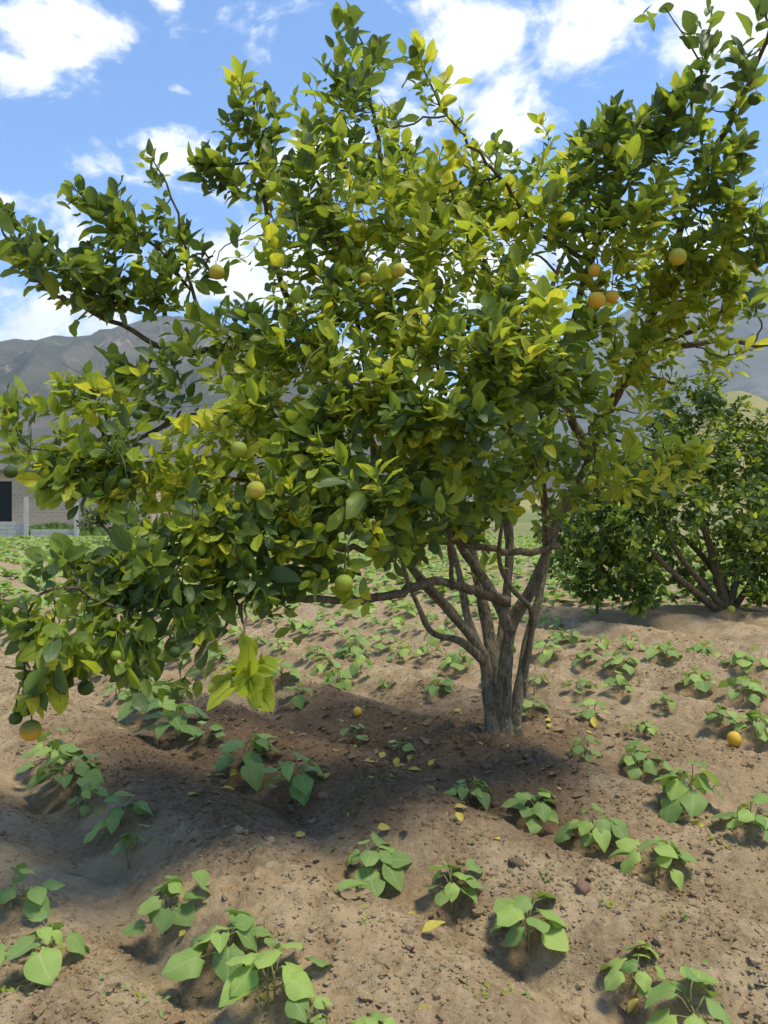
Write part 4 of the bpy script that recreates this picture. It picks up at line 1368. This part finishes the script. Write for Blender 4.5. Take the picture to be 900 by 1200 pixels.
# ------------------------------------------------------------------ things lying on the soil
def lie(name, px, py, mesh, size, label, cat, group=None, lift=.004, yaw=None, pitch=0, roll=0):
    p = gp(px, py)
    e = .02
    nx_ = -(hgt(p[0] + e, p[1]) - hgt(p[0] - e, p[1])) / (2 * e)
    ny_ = -(hgt(p[0], p[1] + e) - hgt(p[0], p[1] - e)) / (2 * e)
    n = unit(np.array((float(nx_) * .5, float(ny_) * .5, 1)))
    a = random.random() * 6.28 if yaw is None else yaw
    A = frame(np.array((math.cos(a), math.sin(a), pitch)), n + np.array((roll, 0, 0)))
    o = link(name, mesh)
    z = float(hgt(p[0], p[1]))
    o.matrix_basis = mat4((p[0], p[1], z + lift), A, size)
    tag(o, label, cat, group)
    return o


FL = [leaf_mesh('fallen_leaf', CT[3], M['fallen']), leaf_mesh('fallen_leaf', CT[2], M['fallen']), leaf_mesh('fallen_leaf', CT[0], M['fallen'])]
FG = leaf_mesh('fallen_leaf', CT[0], M['citrus_light'])
FD = [leaf_mesh('fallen_leaf', CT[2], M['dry']), leaf_mesh('fallen_leaf', CT[3], M['dry'])]
SPEC = [(492, 1098, 0, .085, 'yellow folded fallen leaf alone on the bare soil in the foreground', .3, .25), (455, 912, 1, .085, 'yellow fallen leaf lying in the shade left of the narrow tall bean plant', .8, .1),
        (463, 900, 0, .06, 'small upright yellow leaf behind the fallen leaf in the shade', 1.3, .6), (494, 904, 2, .07, 'yellow fallen leaf close to the trunk shade, left of a pair', 2.9, .1), (502, 900, 0, .065, 'yellow fallen leaf close to the trunk shade, right of a pair', .9, .35),
        (541, 968, 0, .06, 'small bright yellow leaf on the smooth furrow in the middle', 1.8, .3), (577, 985, 1, .08, 'dull yellow leaf half buried below the round bean plant', 0, .0),
        (780, 962, 2, .075, 'bright yellow leaf below the fallen pod', .1, .05), (698, 853, 0, .075, 'upright yellow leaf standing in the soil right of the trunk', 1.6, 1.1), (638, 846, 1, .075, 'yellow leaf at the sunny side of the trunk foot', .2, .1),
        (645, 856, 2, .06, 'pale yellow leaf just below the one at the trunk foot', 1.5, .3), (640, 876, 1, .08, 'dull yellow leaf among dead leaves right of the trunk', 2.9, .0), (537, 838, 2, .07, 'yellow leaf at the shady side of the trunk foot', .1, .1),
        (520, 839, 1, .07, 'pale yellow leaf beside the one at the shady trunk foot', .3, .0), (218, 887, 2, .085, 'pale yellow leaf in the furrow left of the low bean row', .2, .05), (268, 912, 0, .075, 'yellow leaf leaning below the wide bean plant', .9, .3),
        (250, 910, 2, .06, 'small yellow leaf left of the leaning one', .1, .1), (217, 930, 1, .06, 'dull yellow leaf on the bare bed under the low branches', .2, .0), (293, 922, 1, .07, 'pale yellow leaf in the dark soil beside the row end', .4, .0),
        (425, 892, 1, .085, 'yellow-brown leaf on the dark loam before the spindly seedling', .3, .0), (140, 882, 1, .05, 'tiny pale leaf in the left furrow', .3, 0), (166, 917, 1, .045, 'tiny pale leaf in the middle of the left furrow', 1.3, 0),
        (445, 890, 2, .07, 'yellow leaf tilted beside the single-leafed dark plant', 1.2, .3), (590, 905, 1, .05, 'small pale leaf at the root of the trunk', .2, .0), (360, 938, 0, .05, 'small yellow leaf right below the dark bean plant at the row end', .4, .2),
        (336, 755, 2, .09, 'yellow leaf on the pale soil behind the hanging twigs', .2, .1), (230, 1122, 0, .045, 'tiny yellow withered leaf at the foot of the bushy bean plant', .8, .5)]
for (px, py, k, s, lab, yaw, pit) in SPEC:
    lie('fallen_leaf', px, py, FL[k], s, lab, 'fallen leaf', 'yellow leaves on the soil', .006, yaw, pit)
lie('fallen_leaf', 283, 996, FG, .085, 'light green fallen leaf on the dark loam in the middle of the left bed', 'fallen leaf', 'green leaves on the soil', .006, .1, .05)
lie('fallen_leaf', 388, 1050, leaf_mesh('fallen_leaf', CT[3], M['bean']), .12, 'green leaf lying flat beside the blue-green bean plant', 'fallen leaf', 'green leaves on the soil', .008, .1, .1)
lie('fallen_leaf', 408, 1056, FD[1], .09, 'grey dry leaf below the flat green leaf', 'fallen leaf', 'dry leaves on the soil', .006, .2, .05)
lie('fallen_leaf', 855, 1112, FD[0], .075, 'dry brown curled leaf on the bare soil near the picture edge', 'fallen leaf', 'dry leaves on the soil', .006, .0, .1)
lie('fallen_leaf', 706, 862, FD[1], .12, 'large reddish-brown dry leaf right of the trunk below the upright yellow leaf', 'fallen leaf', 'dry leaves on the soil', .006, .2, .1)
lie('fallen_leaf', 720, 1178, FD[0], .12, 'curled brown dead leaf in the hollow near the bottom edge', 'fallen leaf', 'dry leaves on the soil', .006, -.4, .1)
lie('fallen_leaf', 668, 862, leaf_mesh('fallen_leaf', CT[2], M['bush_leaf']), .075, 'dark grey-green dead leaf between the trunk and the dry brown leaf', 'fallen leaf', 'dry leaves on the soil', .006, .3, .1)

def ground_fruit(px, py, dpx, kind, label):
    p = gp(px, py + dpx * .4)
    r = dpx / 2 * p[1] / FPX
    o = link('fallen_orange', FM[kind], None, (p[0], p[1], float(hgt(p[0], p[1])) + r * .82))
    o.scale = (r,) * 3
    o.rotation_euler = (1.2, .5, .8)
    tag(o, label, 'orange')


ground_fruit(861, 867, 17, 'ripe', 'ripe orange lying on the soil between the bean rows')
ground_fruit(419, 835, 11, 'ripe', 'small pinkish-orange fruit lying in the shade of the tree')

# pod, stone
mb = MB()
tube(mb, catmull([(-.5, 0, 0), (-.2, .02, .05), (.2, .02, .04), (.5, -.02, 0)], .1), [.02, .11, .13, .10, .02], 9)
lie('fallen_pod', 776, 944, mb.mesh('fallen_pod', M['lime']), .085, 'olive green fallen pod lying under the widest bean plant', 'pod', None, .008, -.35)
def lump(seed, sx, sy, sz):
    rr = np.random.default_rng(seed)
    V, F = [], []
    nu, nv = 12, 8
    ph = rr.random(6) * 6
    for j in range(nv + 1):
        th = math.pi * j / nv
        for i in range(nu):
            a = 2 * math.pi * i / nu
            r = 1 + .16 * math.sin(2 * a + ph[0] + th) * math.sin(th) + .1 * math.sin(3 * a + ph[1] - 2 * th) * math.sin(th) + rr.normal(0, .03) * math.sin(th)
            V.append((r * math.sin(th) * math.cos(a) * sx, r * math.sin(th) * math.sin(a) * sy, r * math.cos(th) * sz))
    for j in range(nv):
        for i in range(nu):
            i2 = (i + 1) % nu
            F.append((j * nu + i, (j + 1) * nu + i, (j + 1) * nu + i2, j * nu + i2))
    return np.array(V), np.array(F)


def stone_mat(name, c):
    m, t = new_mat(name)
    P = t.n('ShaderNodeTexCoord').outputs['Object']
    n = t.noise(P, 2.2, 6, .65)
    n2 = t.noise(P, 9.0, 5, .65)
    finish(t, t.mix(n, tuple(q * .7 for q in c), tuple(q * 1.35 for q in c)), .92, t.m('ADD', n, n2), .7, .15, .15)
    return m


M['stone_red'] = stone_mat('reddish_stone', (.4, .25, .165))
M['clod'] = stone_mat('earth_clod', (.29, .205, .125))
for (px, py, s, sx, sy, sz, mt, lab, yaw) in [(683, 1044, .03, .75, 1.25, .7, 'stone_red', 'reddish-brown stone lying in the furrow', 1.9), (379, 934, .024, 1.1, .9, .7, 'stone_red', 'tan stone at the near end of the shaded bean row', .3),
                                              (342, 950, .024, 1.2, .9, .7, 'clod', 'grey-brown lump of earth below the dark bean plant', .2), (788, 1052, .017, .9, 1.1, .8, 'clod', 'rounded clod in the hollow under the spreading bean plant', .9), (606, 1013, .03, 1.3, .8, .5, 'clod', 'flat clod on the ridge above the bean plant with two long leaves', .1)]:
    V_, F_ = lump(int(px), sx, sy, sz)
    lie('stone', px, py, raw_mesh('stone', V_, F_, [M[mt]]), s, lab, 'stone', None, s * .3, yaw)

# crumbs of earth, straw, tiny weeds: nobody could count them
cr = np.random.default_rng(77)
LV = [lump(900 + k, 1, .8, .65) for k in range(1)]
ico = []
import bmesh
bm = bmesh.new()
bmesh.ops.create_icosphere(bm, subdivisions=1, radius=1)
icoV = np.array([v.co[:] for v in bm.verts]); icoF = np.array([[v.index for v in f.verts] for f in bm.faces])
bm.free()
N = 56000
cy = 1.5 + (cr.random(N) ** 1.15) * 6.0
cx = (cr.random(N) * 1.12 - .56) * cy * 1.06
keep = perlin(cx * 1.3 + 31, cy * 1.3) + .7 * perlin(cx * 5, cy * 5 + 8) + .35 * np.exp(-((cx + .2) ** 2 + (cy - 4) ** 2) / 1.5) + .3 * np.cos(2 * math.pi * (NX * cx + NY * cy - ROW0 - .24) / ROWD) > cr.normal(-.08, .34, N)
cx, cy = cx[keep], cy[keep]
n_ = len(cx)
size = .0028 + .0038 * cr.random(n_) + .0014 * cr.pareto(2.1, n_)
size = np.minimum(size, .024)
cz = hgt(cx, cy) + size * .08
rot = cr.random((n_, 3)) * 6.28
VV = icoV[None] * (1 + cr.normal(0, .17, (n_, len(icoV), 1)))
VV = VV * np.stack([cr.uniform(.8, 1.4, n_), cr.uniform(.7, 1.1, n_), cr.uniform(.5, .9, n_)], 1)[:, None, :]
ca, sa = np.cos(rot[:, 0]), np.sin(rot[:, 0])
RX = VV[:, :, 0] * ca[:, None] - VV[:, :, 1] * sa[:, None]
RY = VV[:, :, 0] * sa[:, None] + VV[:, :, 1] * ca[:, None]
VV = np.stack([RX, RY, VV[:, :, 2]], 2) * size[:, None, None] + np.stack([cx, cy, cz], 1)[:, None, :]
FF = icoF[None] + (np.arange(n_) * len(icoV))[:, None, None]
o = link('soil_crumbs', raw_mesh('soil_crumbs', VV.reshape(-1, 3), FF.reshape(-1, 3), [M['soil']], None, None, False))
tag(o, 'loose crumbs and clods of sandy soil strewn over the beds', 'soil', kind='stuff')

lv = []
for k in range(620):
    if k < 400:
        x, y = cr.normal(.1, .75), cr.normal(3.95, .55)
    else:
        y = cr.uniform(1.6, 7); x = cr.uniform(-.56, .58) * y
    z = float(hgt(x, y))
    a = cr.random() * 6.28
    A = frame(np.array((math.cos(a), math.sin(a), cr.normal(0, .2))), np.array((cr.normal(0, .35), cr.normal(0, .35), 1)))
    lv.append((np.array((x, y, z + .004)), A, cr.uniform(.025, .075), int(cr.integers(4)), 0 if cr.random() < .8 else 1))
me, _ = merged_leaves('leaf_litter', lv, CT, [M['dry'], M['fallen']])
tag(link('leaf_litter', me), 'small dry leaf fragments scattered on the soil under the tree', 'leaf litter', kind='stuff')

mb = MB()
for k in range(480):
    if k < 260:
        x, y = cr.normal(0, .8), cr.normal(3.9, .6)
    else:
        y = cr.uniform(1.6, 7); x = cr.uniform(-.56, .58) * y
    a = cr.random() * 6.28; L = cr.uniform(.02, .10)
    P = []
    for s in (-.5, 0, .5):
        X, Y = x + math.cos(a + s * .5) * L * s, y + math.sin(a + s * .5) * L * s
        P.append((X, Y, float(hgt(X, Y)) + .003 + .006 * (s == 0)))
    tube(mb, P, [.0014, .0009], 4)
m, t = new_mat('straw')
finish(t, t.mix(t.noise(t.n('ShaderNodeNewGeometry').outputs['Position'], 9.0, 2), (.14, .10, .06), (.40, .31, .19)), .9)
tag(link('straw', mb.mesh('straw', m)), 'dry straw and bits of twig strewn on the soil', 'straw', kind='stuff')

wl = []
for (px, py, r, n) in [(315, 1165, .06, 40), (150, 1165, .07, 30), (715, 1055, .05, 22), (640, 1030, .03, 14), (846, 992, .04, 18), (425, 1080, .03, 12), (610, 1165, .03, 10), (30, 1165, .05, 24), (395, 1000, .05, 16), (570, 1165, .04, 12),
                       (300, 1000, .03, 8), (560, 985, .03, 12), (790, 1075, .06, 18), (845, 1155, .04, 12), (585, 868, .02, 12), (690, 905, .03, 10), (505, 925, .03, 8)]:
    c = gp(px, py)
    for k in range(n):
        x, y = c[0] + cr.normal(0, r * .7), c[1] + cr.normal(0, r * .7)
        a = cr.random() * 6.28
        A = frame(np.array((math.cos(a), math.sin(a), cr.uniform(0, .9))), np.array((cr.normal(0, .3), cr.normal(0, .3), 1)))
        wl.append((np.array((x, y, float(hgt(x, y)) + .003)), A, cr.uniform(.009, .022), int(cr.integers(4)), 0 if cr.random() < .6 else 1))
me, _ = merged_leaves('weeds', wl, CT, [M['bean'], M['citrus_light']])
tag(link('weeds', me), 'tiny green weed seedlings in patches on the furrows', 'weeds', kind='stuff')

# ------------------------------------------------------------------ air between here and the mountains
m = bpy.data.materials.new('hazy_air')
m.use_nodes = True
t = NT(m.node_tree)
pv = t.n('ShaderNodeVolumePrincipled')
pv.inputs['Color'].default_value = (.70, .85, 1.0, 1)
pv.inputs['Density'].default_value = 1.1e-4
pv.inputs['Anisotropy'].default_value = .2
o_ = t.n('ShaderNodeOutputMaterial')
t.t.links.new(pv.outputs[0], o_.inputs['Volume'])
mb = MB()
mb.box((0, 0, 894), (14400, 14400, 1812))
hz = link('haze', mb.mesh('haze', m, False))
tag(hz, 'thin pale blue air in front of the mountains', 'haze', kind='stuff')
tot = sum(len(o.data.polygons) for o in bpy.data.objects if o.type == 'MESH')
print('objects', len(bpy.data.objects), 'polys', tot)
